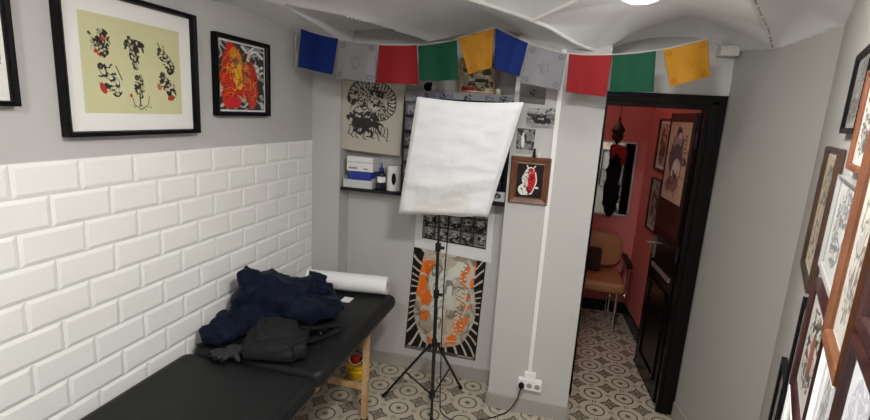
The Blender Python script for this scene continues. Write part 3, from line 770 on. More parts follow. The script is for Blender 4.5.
for k, (c, q, lab) in enumerate(FL):
    ar = Art(72, 72, c, 1.0); dk = tuple(x * .55 for x in c)
    if c == YEL: dk = (.25, .085, .006)
    if c == WHT: dk = (.10, .095, .11)
    st = .9 if c in (YEL, WHT) else .35
    for (x, y) in ((.12, .12), (.88, .12), (.12, .88), (.88, .88)):
        d = ar.ellm(x, y, .07, .07); ar.put((d < 1) & (d > .6), dk, st); ar.put(d < .25, dk, st)
    ar.fr = 5.5; ar.th = .25; ar.clump(.5, .5, .12, .14, tuple(.5 * p_ + .5 * q_ for p_, q_ in zip(dk, c)), seed=k + 40)
    if c not in (YEL, WHT): ar.c = ar.c * .35 + np.array(c) * .65
    for r_ in range(8):
        y = .2 + r_ * .085
        ar.put((np.abs(ar.v - y) < .012) & (ar.nz(60, r_ + k, 1) > .05) & (ar.u > .2) & (ar.u < .8) & (ar.ellm(.5, .5, .17, .19) > 1), dk, st * .25)
    for x in (0, 1): ar.put(np.abs(ar.u - x) < .02, tuple(v * .8 for v in c))
    cx, cz = sum(p[0] for p in q) / 4, q[0][1]
    org = Vector((cx, FY, cz)); ph = k * 1.7
    def P(u, v, q=q, ph=ph, org=org):
        t_ = Vector(q[0]).lerp(Vector(q[1]), u); b_ = Vector(q[3]).lerp(Vector(q[2]), u); p = b_.lerp(t_, v)
        y = FY + .010 * math.sin(u * 5 + ph) * (1 - v) + .006 * math.sin(u * 9 + ph * 2) * (1 - v * .6)
        return Vector((p[0], y, p[1] - .004 * math.sin(PI * u) * v)) - org
    o = art_mesh(ar, 'prayer_flag', None, P, thick=.0012); o.location = org
    tag(o, lab, 'flag', 'prayer flags on the string')
cp = [(.045, FY + .01, 2.03), (.088, FY, 2.043)]
for _, q, _l in FL: cp += [(q[0][0], FY, q[0][1] + .002), (q[1][0], FY, q[1][1] + .002)]
cp += [(2.10, FY + .1, 2.045), (2.2, YD - .075, 2.05)]
m = MB(); m.tube([Vector(p) for p in cp], .0011, n=6)
m.tube(bez([(.088, FY, 2.043), (.075, FY - .004, 1.98), (.080, FY - .004, 1.90), (.072, FY - .003, 1.84)], 6), .0018, n=6)
o = m.build('flag_string', 'cord_white', None, True, origin=(1.1, FY, 2.04)); tag(o, 'thin pale string holding up the row of prayer flags', 'string')

# ------------------------------------------------------------------ pictures
K0 = (.03, .028, .025); RD = (.45, .04, .02)
# 1 flash sheet on yellow paper
a = Art(300, 250, (.62, .60, .36)); a.csc = 1.4; a.fr = 3.4; a.th = .30 
a.put(a.nz(5, 3, 2) > .5, (.60, .58, .34), .5)
def fig(seed, cx, cy, rx, ry, rot=0, red=None, dens=.0, sk=(.34, .32, .22)):
    a.clump(cx, cy, rx, ry, K0, seed, rot, dens, sk)
    if red: a.ell(cx + red[0], cy + red[1], red[2], red[3], RD, wob=.25, seed=seed + 1, a=.9)
fig(1, .2, .76, .055, .07, red=(0, .0, .03, .025)); fig(2, .18, .70, .03, .03); a.ell(.18, .60, .045, .022, RD, wob=.3); a.ell(.13, .63, .025, .025, RD, wob=.3)
a.ell(.13, .60, .012, .012, (.6, .57, .3)); fig(3, .20, .66, .04, .06, dens=.1); fig(4, .12, .72, .03, .03, rot=.6)
fig(5, .49, .74, .09, .05, dens=.15); fig(6, .49, .64, .04, .13, dens=.1, sk=(.5, .45, .3)); a.line([(.42, .78), (.40, .70)], .012, K0); a.line([(.56, .78), (.58, .69)], .012, K0)
a.line([(.74, .82), (.80, .68)], .006, K0); a.line([(.80, .80), (.83, .68)], .006, (.3, .05, .03)); fig(7, .83, .62, .045, .11, rot=.6, dens=.05, sk=(.55, .45, .3)); fig(7, .88, .55, .045, .06, dens=.1)
fig(8, .22, .38, .065, .11, rot=-.3, dens=.02, sk=(.62, .58, .45)); a.ell(.17, .26, .03, .06, RD, .4, .2); fig(9, .29, .24, .045, .05); a.line([(.30, .50), (.35, .36)], .006, K0)
fig(10, .52, .30, .05, .09, sk=(.55, .5, .3)); a.line([(.52, .22), (.52, .10)], .008, K0); a.ell(.52, .09, .025, .008, K0); a.hatch([(.08, .80), (.14, .70), (.10, .66)], .014, K0, 90); a.hatch([(.76, .74), (.86, .66), (.90, .56)], .03, K0, 110, .015, (.55, .48, .3)); a.hatch([(.44, .82), (.47, .70), (.49, .60), (.49, .50)], .02, K0, 100, .012, (.5, .45, .3)); a.hatch([(.16, .48), (.20, .40), (.30, .34), (.30, .24)], .035, K0, 70, .02, (.62, .58, .45)); a.hatch([(.78, .46), (.84, .38), (.88, .28)], .035, K0, 70, .025, (.6, .5, .35)); a.hatch([(.50, .40), (.55, .32), (.53, .24)], .03, K0, 80, .012, (.55, .5, .3))
a.line([(.44, .18), (.46, .10), (.52, .05), (.60, .10), (.62, .2)], .004, K0)
a.ell(.43, .20, .018, .02, RD); fig(11, .54, .40, .02, .03)
for i in range(7): a.line([(.45 + i * .028, .055 + abs(i - 3) * .012), (.465 + i * .028, .03 + abs(i - 3) * .012 + .02 * (i % 2))], .004, K0)
fig(12, .80, .38, .05, .09, rot=.3, sk=(.5, .42, .3)); fig(13, .87, .30, .05, .09, rot=.2, dens=.1, sk=(.6, .5, .35)); a.ell(.74, .32, .025, .05, RD, .5, .3, a=.8); a.ell(.87, .19, .05, .03, RD, 0, .3)
picture('framed_picture', 'large black framed print of six tattoo drawings on yellow paper', (.002, 1.1125, 1.7485), R(90), .545, .452, .016, .034, 'black', a, .0565, group=None)
# 2 red flames on black
a = Art(110, 150, (.05, .05, .05)); n = a.nz(9, 5, 3); a.put(np.abs(n) < .13, (.5, .5, .48)); n2 = a.nz(26, 9, 2); a.put((n2 > .5), (.3, .3, .3))
a.curve([(.95, .70), (.72, .62), (.62, .80), (.78, .93), (.96, .85)], .022, (.75, .75, .72)); a.curve([(.95, .62), (.80, .52), (.70, .60), (.80, .72), (.88, .66)], .014, (.7, .7, .68))
a.curve([(.5, .97), (.62, .90), (.75, .98)], .02, (.7, .7, .68)); a.curve([(.05, .3), (.15, .15), (.05, .05)], .02, (.6, .6, .58))
for (cx, cy, rx, ry, c) in [(.30, .55, .20, .40, (.55, .03, .02)), (.62, .50, .20, .33, (.50, .03, .02)), (.35, .82, .12, .13, (.7, .22, .02)), (.28, .35, .18, .28, (.6, .04, .02)), (.70, .30, .13, .22, (.55, .05, .03)),
                            (.35, .70, .10, .16, (.75, .30, .03)), (.42, .48, .08, .20, (.8, .42, .03)), (.60, .58, .10, .18, (.55, .12, .05)), (.36, .72, .05, .09, (.25, .13, .05))]:
    a.ell(cx, cy, rx * .78, ry, c, wob=.34, seed=int(cx * 100))
a.put((a.ellm(.47, .5, .36, .44) < 1) & (np.abs(a.nz(22, 8, 2)) < .12), (.12, .02, .015), .7)
a.put((a.ellm(.45, .5, .34, .42) < 1) & (np.abs(a.nz(18, 18, 2)) < .06), (.8, .45, .05), .7)
a.ell(.30, .10, .11, .10, (.6, .03, .03), wob=.4, seed=4)
picture('framed_picture', 'black framed picture of red and orange flames, left of the blue flag', (.002, 1.693, 1.765), R(90), .385, .345, .019, .030, 'black', a, .008)
# 3 cut by the left border
a = Art(60, 70, (.78, .78, .76)); a.ell(.85, .93, .10, .08, (.03, .25, .14), wob=.3); a.ell(.55, .9, .2, .1, (.03, .25, .14), wob=.3)
a.clump(.8, .45, .12, .05, (.2, .17, .15), 3); a.clump(.9, .30, .10, .03, (.2, .17, .15), 5); a.clump(.9, .68, .05, .05, (.3, .28, .26), 7); a.clump(.4, .5, .2, .3, (.2, .18, .16), 5)
picture('framed_picture', 'black framed white print with a green top, cut off by the left edge', (.002, .425, 1.79), R(90), .585, .36, .014, .028, 'black', a, .012)

# red devil picture in an orange brown wood frame on the pillar
a = Art(90, 120, (.015, .013, .013)); W_ = (.75, .73, .70); RR = (.5, .015, .02)
a.ell(.44, .45, .15, .36, W_, wob=.12, seed=2); a.ell(.32, .22, .16, .17, W_, wob=.1, seed=3); a.ell(.46, .45, .11, .30, (.62, .55, .48), wob=.1); a.ell(.60, .55, .12, .30, RR, wob=.15, seed=5); a.ell(.55, .28, .09, .18, RR, wob=.15, seed=6)
a.curve([(.35, .80), (.22, .55), (.30, .35), (.15, .15), (.40, .08), (.62, .12)], .018, W_); a.curve([(.70, .75), (.76, .50), (.68, .25), (.60, .12)], .016, W_)
a.ell(.50, .82, .11, .09, W_); a.ell(.52, .81, .08, .07, (.45, .03, .03)); a.line([(.40, .88), (.36, .95)], .014, W_); a.line([(.62, .88), (.68, .95)], .014, W_)
a.put((a.ellm(.42, .42, .2, .38) < 1) & (np.abs(a.nz(16, 8, 2)) < .10), (.03, .01, .01)); a.ell(.80, .30, .05, .03, W_)
picture('framed_picture', 'orange brown wooden frame holding a red and white horned figure on black', (1.327, YP - .0005, 1.340), 0, .206, .247, .036, .022, 'wood_orange', a, 0,
        prof=[(0, 0), (0, -.012), (.006, -.022), (.014, -.02), (.030, -.012), (.036, -.014), (.036, 0)])
# tiny figurines standing on that frame
for i, (x, h, mt_, lb) in enumerate(((1.338, .045, 'bottle', 'tiny dark figurine standing on the orange brown wooden frame'), (1.362, .028, 'bone', 'tiny pale skull standing on the orange brown wooden frame'))):
    m = MB(); zt = 1.4635
    if i == 0: m.lathe([(.009, 0), (.010, .006), (.007, .018), (.008, .028), (.004, .032)], (x, YP - .011, zt), n=14); m.ell((x, YP - .011, zt + .038), .007, .007, .008)
    else: m.ell((x, YP - .011, zt + .017), .010, .010, .011); m.box((x - .006, YP - .019, zt), (x + .006, YP - .006, zt + .010))
    o = m.build('figurine', mt_, None, True, origin=(x, YP - .011, zt)); tag(o, lb, 'figurine')

# unframed sheets: thin paper boxes with an image face
def sheet(name, label, cat, corners, art, group=None, n=(0, -1, 0), thick=.001, curl=0.0, mat='ink'):
    """corners TL,TR,BR,BL in world"""
    q = [Vector(c) for c in corners]; org = (q[0] + q[1] + q[2] + q[3]) / 4; n = Vector(n)
    def P(u, v):
        t_ = q[0].lerp(q[1], u); b_ = q[3].lerp(q[2], u); p = b_.lerp(t_, v) - org
        return p + n * (curl * (abs(2 * u - 1) ** 3) * (1 - v) + .0006)
    o = art_mesh(art, name, None, P, thick=thick); o.location = org
    return tag(o, label, cat, group)
def bw(seed, kind, nx=70, ny=54):
    a = Art(nx * 2, ny * 2, (.20, .20, .20)); n = a.nz(7, seed, 3)
    a.c *= (1 + .55 * n[..., None]); 
    if kind == 'street':
        a.put(a.v > .72, (.55, .55, .55), .6); a.put((a.nz(14, seed, 3) > .25) & (a.v > .3), (.06, .06, .06)); a.put((a.v < .22), (.4, .4, .4), .5); a.put(a.nz(22, seed + 2, 3) > .55, (.55, .55, .55), .8); a.clump(.55, .45, .35, .2, (.03, .03, .03), seed, dens=.15)
    if kind == 'figure':
        a.c[:] = (.22, .22, .22); a.put(a.nz(12, seed, 3) > .2, (.05, .05, .05)); a.put(a.nz(18, seed + 3, 3) > .8, (.4, .4, .4)); a.ell(.36, .48, .07, .26, (.7, .7, .7), .05, .2); a.ell(.36, .78, .05, .05, (.6, .6, .6)); a.put((a.v < .16), (.45, .45, .45), .7)
    if kind == 'fog':
        a.c[:] = .10; a.c += (.22 * a.v)[..., None]; a.put((a.v < .35), (.14, .14, .14), .7); a.clump(.5, .5, .15, .12, (.05, .05, .05), seed)
    return a
def pin(x0, x1, z0, z1, y, dz=0.0): return [(x0, y, z1), (x1, y, z1 + dz), (x1, y, z0 + dz), (x0, y, z0)]
yp = YP - .0008
sheet('photo_print', 'foggy black and white photo pinned on the pillar below the white flag', 'photo', pin(1.235, 1.365, 1.735, 1.845, yp, -.005), bw(3, 'fog'), 'black and white photos on the pillar')
sheet('photo_print', 'black and white street scene photo, middle one pinned on the pillar', 'photo', pin(1.280, 1.428, 1.612, 1.712, yp, .004), bw(5, 'street'), 'black and white photos on the pillar')
# arched photo
a = bw(8, 'figure', 54, 70)
sheet('photo_print', 'black and white photo of a pale standing figure above the wooden frame', 'photo', pin(1.240, 1.332, 1.477, 1.607, yp), a, 'black and white photos on the pillar')
m = MB(); m.box((1.2115, YP - .004, 1.79), (1.232, YP - .0005, 1.86)); o = m.build('paper_note', 'paper', None, origin=(1.22, YP, 1.79)); tag(o, 'small white paper scrap at the upper left edge of the pillar', 'note')

# dragon cloth on the niche wall
a = Art(190, 190, (.50, .47, .40)); a.put(a.nz(4, 6, 2) > .3, (.47, .44, .37), .5)
dk = (.035, .035, .035)
a.hatch([(.22, .76), (.28, .90), (.45, .96), (.66, .93), (.80, .82), (.82, .66), (.72, .54), (.55, .50)], .095, dk, 130, .05, (.50, .47, .40))
a.hatch([(.58, .84), (.46, .78), (.40, .68), (.46, .58), (.60, .56), (.70, .64), (.64, .74)], .06, dk, 140, .03, (.50, .47, .40))
a.hatch([(.26, .84), (.34, .76), (.30, .64), (.24, .58)], .03, dk, 130, .012, (.50, .47, .40))
a.put((a.ellm(.5, .72, .36, .28) < 1) & (np.abs(a.nz(34, 5, 2)) < .16), dk); a.put((a.ellm(.5, .72, .34, .27) < 1) & (np.abs(a.nz(30, 55, 2)) < .10), (.45, .42, .36)); a.clump(.46, .36, .22, .10, dk, 21, dens=-.02); a.clump(.40, .48, .2, .08, dk, 25, dens=.0)
for k in range(15):
    x = .18 + k * .042; h = .12 + .05 * math.sin(k * 2.4); a.curve([(x, .38), (x + .02 * math.sin(k), .30), (x - .03 + .02 * (k % 3), .38 - h), (x + .02, .35 - h)], .007, dk)
a.put(a.ellm(.5, .55, .5, .5) > 2, (.5, .47, .4))
# fabric with slight curl
sheet('dragon_tapestry', 'beige cloth hanging in the niche with a black ink dragon drawing', 'tapestry', [(.165, YS + .02, 1.815), (.57, YS + .03, 1.805), (.555, YS + .03, 1.395), (.165, YS + .02, 1.412)], a, thick=.0015, curl=-.01)

# big orange poster and the black and white sheet above it
a = Art(150, 230, (.40, .36, .29)); bk = (.012, .011, .010); OR = (.80, .17, .015); GR = (.50, .45, .36); PW = (.62, .66, .60)
ang = np.arctan2(a.Y - .45, a.X - .33); rad = .42 * ((np.abs(a.X - .33) / .275) ** 3 + (np.abs(a.Y - .50) / .47) ** 3) ** (1 / 3) + .050 * a.nz(12, 40, 2)
stripe = np.sin(ang * 40 + 2.0 * np.sin(rad * 9) + 1.5 * np.sin(ang * 7)) > -.78
n1, n2, n3 = a.nz(11, 6, 3), a.nz(17, 16, 3), a.nz(26, 19, 2)
a.put(n1 > .2, (.50, .43, .33)); a.put(n2 > .5, (.27, .23, .18)); a.put(n1 < -.6, (.56, .53, .46))
def obl(l, c, wob, cut):
    for i, (cx, cy, rx, ry) in enumerate(l):
        a.put((a.ellm(cx, cy, rx, ry, 0, wob, i + 50) < 1) & (n2 > cut), c)
obl([(.38, .88, .12, .06), (.60, .90, .14, .06), (.82, .84, .07, .07), (.20, .68, .07, .07), (.16, .54, .06, .09), (.24, .42, .06, .06), (.80, .62, .07, .09), (.80, .44, .06, .08), (.74, .26, .06, .07), (.60, .14, .08, .05), (.33, .14, .07, .06), (.88, .74, .05, .06), (.26, .28, .05, .05)], OR, .42, -.75)
a.ell(.50, .50, .13, .27, GR, wob=.3, seed=3); a.ell(.27, .82, .10, .08, GR, wob=.3, seed=5); a.ell(.45, .22, .13, .09, GR, wob=.3, seed=8)
a.ell(.70, .815, .11, .055, (.17, .13, .09), .25, .22, 4); a.ell(.66, .775, .08, .04, (.34, .27, .20), wob=.25); a.ell(.72, .83, .05, .02, (.42, .34, .25), .2, .2)
for (cx, cy, rx, ry, rot, sd) in [(.45, .55, .10, .12, -.4, 9), (.60, .66, .09, .05, .5, 10), (.40, .36, .07, .09, 0, 12), (.56, .44, .05, .08, .3, 14), (.32, .60, .05, .07, 0, 15)]: a.ell(cx, cy, rx, ry, PW, rot, .3, sd)
ins = rad < .44
a.put(ins & (np.abs(n1) < .06), (.15, .12, .09), .8); a.put(ins & (n3 > .85), (.66, .62, .52), .8); a.put(ins & (np.abs(n3) < .07), (.40, .33, .25), .7); a.put(ins & (np.abs(a.nz(15, 77, 2)) < .07), (.62, .58, .50), .8)
for k in range(18):
    y = .18 + k * .032; a.line([(.66, y), (.74 + .03 * math.sin(k), y + .014)], .0045, (.70, .60, .45)); a.line([(.70 + .02 * math.sin(2 * k), y + .012), (.76, y)], .004, (.2, .14, .08))
a.put((rad > .40) & stripe, bk); a.put((rad > .40) & ~stripe, (.58, .52, .42))
a.rect(0, 0, 1, .03, (.09, .08, .07)); a.rect(.75, .01, .97, .02, (.4, .38, .33)); a.rect(.03, .01, .3, .017, (.4, .38, .33)); a.put((a.u > .985) | (a.u < .008), bk)
sheet('poster', 'tall orange and beige poster of a swirling figure on black rays in the niche', 'poster', [(.655, YN - .001, .99), (1.112, YN - .001, 1.0), (1.088, YN - .001, .135), (.618, YN - .001, .139)], a, thick=.001)
a = Art(110, 110, (.74, .75, .76)); a.rect(.10, .22, .92, .97, (.03, .03, .03))
rs = np.random.RandomState(5)
for i in range(5):
    for j_ in range(3):
        x, y = .11 + i * .165, .24 + j_ * .25; g_ = .12 + .25 * rs.rand(); a.rect(x, y, x + .145, y + .225, (g_, g_, g_)); a.clump(x + .07, y + .1, .06, .09, (.02, .02, .02), i * 3 + j_); a.clump(x + .07, y + .15, .04, .05, (.45, .45, .45), i * 5 + j_)
sheet('photo_poster', 'white bordered sheet of black and white photographs above the orange poster', 'poster', [(.652, YN - .0025, 1.14), (1.132, YN - .0025, 1.15), (1.137, YN - .0025, .79), (.648, YN - .0025, .83)], a, thick=.001)

# ------------------------------------------------------------------ shelves in the niche and what stands on them
o = MB().box((.197, YS - .01, 1.166), (1.208, YN - .001, 1.186), bev=.002).build('wall_shelf', 'shelf', origin=(.7, YS, 1.166)); tag(o, 'long black shelf board across the niche under the dragon cloth', 'shelf')
us = thing('storage_cabinet', 'black and grey wall cabinet behind the softbox with pictures along its top', 'cabinet', (.88, YN - .001, 1.19))
part(MB().box((.575, YS + .005, 1.19), (.60, YN - .001, 1.745)), 'side_panel', 'shelf', us)
part(MB().box((1.18, YS + .005, 1.19), (1.205, YN - .001, 1.745)), 'side_panel', 'shelf', us)
part(MB().box((.601, YN - .012, 1.19), (1.179, YN - .001, 1.745)), 'back_panel', 'shelf', us)
part(MB().box((.575, YS - .005, 1.7455), (1.205, YN - .001, 1.775)), 'top', 'shelf_grey', us)
part(MB().box((.601, YS + .01, 1.46), (1.179, YN - .013, 1.475)), 'middle_shelf', 'shelf', us)
a = Art(160, 20, (.30, .30, .31), 8.0)
for i, x in enumerate((.10, .22, .27, .36, .44, .60, .80, .93)): a.clump(x, .5, .25, .4, (.05, .05, .09) if i % 2 else (.16, .16, .26), i)
art_mesh(a, 'picture_strip', us, lambda u, v: Vector((.585 + u * .60, YS - .0065, 1.715 + v * .055)) - us.location, thick=.001)
a = Art(24, 130, (.03, .03, .03), .2)
for i in range(5): y = .12 + i * .18; g_ = .10 + .1 * (i % 2); a.rect(.1, y, .9, y + .14, (g_, g_, g_ * 1.1)); a.clump(.5, y + .07, .05, .05, (.3, .3, .3), i)
sheet('photo_strip', 'narrow dark strip of photographs between the dragon cloth and the softbox', 'photo', [(.580, YS + .0035, 1.72), (.655, YS + .0035, 1.72), (.655, YS + .0035, 1.23), (.580, YS + .0035, 1.23)], a)
# framed print on the cabinet top
a = Art(70, 70, (.42, .36, .26)); a.put(a.nz(14, 5, 3) > .1, (.10, .06, .04)); a.put(a.nz(18, 8, 3) > .5, (.65, .58, .42)); a.ell(.25, .08, .25, .06, (.45, .04, .03)); a.rect(.3, .30, .85, .42, (.05, .04, .03)); a.rect(.28, .34, .42, .42, (.6, .55, .4))
picture('framed_picture', 'gold brown framed crowded print standing on the cabinet behind the yellow flag', (.982, YS + .06, 1.8705), 0, .205, .19, .010, .016, 'wood_light', a, .004)
m = MB(); m.ell((1.108, YS + .02, 1.794), .018, .018, .018); m.lathe([(.012, 0), (.014, .006)], (1.108, YS + .02, 1.7755), n=14)
o = m.build('round_ornament', 'bone', None, True, origin=(1.108, YS + .02, 1.7755)); tag(o, 'small white round ornament on the cabinet right of the gold framed print', 'ornament')
m = MB(); m.ell((.705, YS + .03, 1.80), .024, .02, .025); m.ell((.72, YS + .02, 1.815), .012, .012, .012); m.ell((.742, YS + .015, 1.795), .012, .010, .016, mi=1)
o = m.build('skull_figurine', ['blackcloth', 'bone'], None, True, origin=(.715, YS + .02, 1.7755)); tag(o, 'small black and white figurine on the cabinet under the green flag', 'figurine')

sy = YS + .045
r = thing('storage_box', 'white cardboard box on top of the blue packed tray on the black shelf', 'box', (.313, sy, 1.286))
m = MB(); m.box((.232, sy - .045, 1.287), (.40, sy + .06, 1.375), bev=.002); part(m, 'carton', 'card', r)
m = MB(); m.box((.231, sy - .0465, 1.34), (.401, sy - .0455, 1.343)); m.box((.245, sy - .0465, 1.30), (.30, sy - .0455, 1.312)); m.box((.34, sy - .0465, 1.30), (.37, sy - .0455, 1.308)); part(m, 'printing', 'frame_grey', r)
r = thing('plastic_tray', 'clear plastic tray with blue packets under the white box on the shelf', 'tray', (.305, sy, 1.187))
m = MB()
for (a_, b_) in (((.215, sy - .05, 1.187), (.40, sy + .06, 1.19)), ((.215, sy - .052, 1.187), (.40, sy - .049, 1.235)), ((.213, sy - .05, 1.187), (.216, sy + .06, 1.25)), ((.398, sy - .05, 1.187), (.401, sy + .06, 1.25)), ((.215, sy + .058, 1.187), (.40, sy + .061, 1.25))): m.box(a_, b_)
part(m, 'tray_shell', 'clear', r)
m = MB(); m.box((.25, sy - .047, 1.236), (.392, sy + .05, 1.284), bev=.008); m.box((.235, sy - .045, 1.192), (.385, sy + .05, 1.234), bev=.006, mi=1)
o = m.build('glove_packet', ['blue', 'card'], None, False, origin=(.32, sy, 1.19)); tag(o, 'blue packet lying in the clear tray on the black shelf', 'packet')
b = thing('ink_bottle', 'dark ink bottle with a blue tip and white label on the black shelf', 'bottle', (.447, sy - .02, 1.187))
m = MB(); m.lathe([(.024, 0), (.026, .005), (.026, .09), (.020, .105), (.012, .112)], tuple(b.location), n=20); part(m, 'bottle_body', 'bottle', b, True)
m = MB(); m.lathe([(.014, .112), (.014, .128), (.006, .135), (.003, .165)], tuple(b.location), n=16); part(m, 'cap', 'blue', b, True)
m = MB(); m.lathe([(.0265, .045), (.0265, .08)], tuple(b.location), n=20); part(m, 'paper_label', 'card', b, True)
b = thing('paper_towel_roll', 'white paper towel roll standing on the shelf right of the ink bottle', 'roll', (.522, sy + .005, 1.187))
m = MB(); m.lathe([(.047, 0), (.047, .15), (.02, .15)], tuple(b.location), n=32); part(m, 'paper', 'card', b, True)
m = MB(); m.ell((.533, sy - .042, 1.26), .014, .004, .036); part(m, 'black_emblem', 'black', b, True)
for i, (x, h, mt_, lb) in enumerate(((1.112, .17, 'purple', 'dark purple bottle on the shelf right of the softbox'), (1.154, .15, 'bottle', 'black bottle on the shelf beside the pillar'))):
    b = thing('spray_bottle', lb, 'bottle', (x, YS + .05, 1.187)); m = MB(); m.lathe([(.018, 0), (.019, .01), (.019, h * .7), (.010, h * .8)], tuple(b.location), n=18); part(m, 'bottle_body', mt_, b, True)
    m = MB(); m.lathe([(.011, h * .8), (.011, h)], tuple(b.location), n=14); part(m, 'cap', 'black', b, True)
a = Art(40, 28, (.7, .7, .7)); a.ell(.5, .55, .35, .25, (.1, .1, .1), wob=.4); a.ell(.45, .5, .1, .1, (.6, .6, .6))
sheet('price_card', 'small white card with a black emblem on the shelf edge beside the pillar', 'card', pin(1.115, 1.195, 1.192, 1.248, YS - .012), a)

# ------------------------------------------------------------------ pictures on the frames wall
RZ = R(-110.8); dv = Vector((-.355, -.935, 0)); nv = Vector((-.935, .355, 0))
def sketch(seed, bg=(.60, .59, .54), ink=(.10, .09, .08), nx=100, ny=140, kind=0):
    a = Art(nx, ny, bg); a.fr = 6.0; a.th = .22
    a.clump(.5, .55, .22, .34, ink, seed, dens=.03, c2=tuple(b * .7 for b in bg)); a.clump(.35, .25, .15, .15, ink, seed + 2); a.clump(.65, .8, .15, .12, ink, seed + 5)
    if kind: a.ell(.5, .5, .12, .16, (.30, .08, .04), wob=.3, seed=seed)
    return a
def wall_pic(t0, t1, z0, z1, b, d, fm, art, label, mw=.0, off=.0015, glass=True, pm='mat'):
    tc_ = (t0 + t1) / 2 + .022; p = Vector((P2[0], P2[1], 0)) + dv * tc_ + nv * off
    return picture('framed_picture', label, (p.x, p.y, (z0 + z1) / 2), RZ, t1 - t0, z1 - z0, b, d, fm, art, mw, pm, glass=glass)
wall_pic(.765, 1.015, 1.668, 1.845, .012, .013, 'black', sketch(1, (.32, .31, .29)), 'black framed grey print hanging highest on the right wall')
wall_pic(1.03, 1.235, 1.60, 1.785, .011, .013, 'wood_orange', sketch(4, (.66, .65, .60)), 'orange brown framed sketch at the upper right edge, just below the black frame')
wall_pic(.52, .855, 1.285, 1.632, .014, .015, 'wood_brown', sketch(7, (.62, .52, .36)), 'dark brown framed tan print, farthest left of the upper frames on the right wall', .01)
wall_pic(.955, 1.235, 1.383, 1.582, .009, .014, 'frame_grey', sketch(9, (.62, .63, .60), (.2, .2, .2)), 'silver grey framed pale drawing between the brown and orange frames')
wall_pic(1.265, 1.475, 1.33, 1.70, .017, .018, 'wood_orange', sketch(12, (.58, .56, .50), (.17, .15, .12)), 'large orange brown framed drawing at the right edge, in front of the silver grey frame', .006)
wall_pic(.945, 1.27, 1.10, 1.352, .014, .016, 'wood_maroon', sketch(15, (.68, .66, .60), (.06, .04, .03), kind=1), 'maroon framed white print with a dark red brown figure, below the tan print', .014)
wall_pic(.80, .925, 1.01, 1.262, .009, .013, 'black', sketch(17, (.5, .48, .42)), 'narrow black frame left of the maroon framed print')
wall_pic(.60, .79, .76, 1.015, .010, .014, 'black', sketch(19, (.42, .40, .36)), 'black framed print at the bottom, farthest left of the low frames')
wall_pic(1.30, 1.462, 1.06, 1.322, .011, .015, 'white', sketch(21, (.60, .60, .58), (.3, .3, .3)), 'white framed grey print below the large orange brown frame')
wall_pic(1.49, 1.68, 1.20, 1.414, .014, .016, 'wood_maroon', sketch(23, (.72, .73, .76), (.5, .5, .55)), 'maroon framed white print at the lower right corner')
wall_pic(1.50, 1.70, 1.43, 1.62, .018, .016, 'wood_maroon', sketch(27, (.66, .63, .56), (.2, .16, .14)), 'dark maroon framed print cut off by the right edge, above the lower maroon frame')
wall_pic(.81, .925, .78, .995, .010, .013, 'black', sketch(29, (.30, .31, .33)), 'black framed dark grey print at the bottom, right of the farthest low frame')
wall_pic(1.478, 1.60, .96, 1.18, .014, .016, 'wood_light', sketch(31, (.35, .30, .24)), 'light brown framed print at the bottom right, under the maroon frame')
wall_pic(.945, 1.25, .84, 1.085, .018, .015, 'white', sketch(33, (.60, .60, .58), (.3, .3, .3)), 'white framed pale print right under the maroon framed dark figure')

# ------------------------------------------------------------------ floor: yellow bucket
bk_ = thing('toy_bucket', 'small yellow bucket with a red object on the floor behind the bed leg', 'bucket', (.378, 2.265, 0))
m = MB(); m.lathe([(.050, 0), (.055, .01), (.063, .080), (.070, .085), (.070, .095), (.061, .096), (.052, .02), (.001, .015)], tuple(bk_.location), n=28); part(m, 'bowl', 'yellow', bk_, True)
m = MB(); m.lathe([(.060, .040), (.071, .043), (.071, .060), (.062, .064)], tuple(bk_.location), n=28); part(m, 'rim', 'yellow', bk_, True)
m = MB(); m.tube(bez([(.309, 2.265, .09), (.34, 2.262, .165), (.41, 2.262, .165), (.447, 2.265, .09)], 8), .003, n=6); part(m, 'handle', 'black', bk_, True)
m = MB(); m.ell((.368, 2.262, .120), .034, .03, .032); m.ell((.385, 2.27, .135), .018, .018, .018); m.box((.395, 2.255, .10), (.412, 2.275, .135), mi=1)
o = m.build('red_cloth', ['red', 'black'], None, True, origin=(.378, 2.265, .10)); tag(o, 'bright red crumpled object sitting in the small yellow bucket', 'red object')

# ------------------------------------------------------------------ pink room furniture
ch = thing('armchair', 'tan leather armchair with chrome legs and black arm pads in the pink room', 'chair', (1.86, 3.72, 0))
m = MB(); m.box((1.58, 3.50, .345), (2.075, 3.93, .435), bev=.035); part(m, 'seat', 'tan', ch, True)
# rounded backrest
q = []
for k in range(40):
    t_ = 2 * PI * k / 40; cx_, sx_ = math.cos(t_), math.sin(t_); q.append((1.84 + .235 * math.copysign(abs(cx_) ** .55, cx_), .60 + .145 * math.copysign(abs(sx_) ** .6, sx_)))
m = MB(); vs = []; n = len(q)
for (yy, s_) in ((3.885, .92), (3.895, 1), (3.93, 1), (3.94, .92)):
    for (x, z) in q: vs.append((1.84 + (x - 1.84) * s_, yy + (z - .45) * .08, .60 + (z - .60) * s_))
fs = [(j * n + k, j * n + (k + 1) % n, (j + 1) * n + (k + 1) % n, (j + 1) * n + k) for j in range(3) for k in range(n)] + [list(range(n)), [3 * n + k for k in range(n)]]
m.add(vs, fs); part(m, 'backrest', 'tan', ch, True)
for s_ in (-1, 1):
    x = 1.83 + s_ * .262
    m = MB(); m.tube(bez([(x, 3.60, .56), (x, 3.58, .45), (x, 3.57, .33), (x - s_ * .07, 3.55, .31)], 8), .010, n=8); m.tube([(x, 3.86, .56), (x, 3.88, .32)], .010, n=8); part(m, 'arm_frame', 'chrome', ch, True)
    m = MB(); m.box((x - .022, 3.53, .555), (x + .022, 3.88, .595), bev=.014); part(m, 'arm_pad', 'black', ch, True)
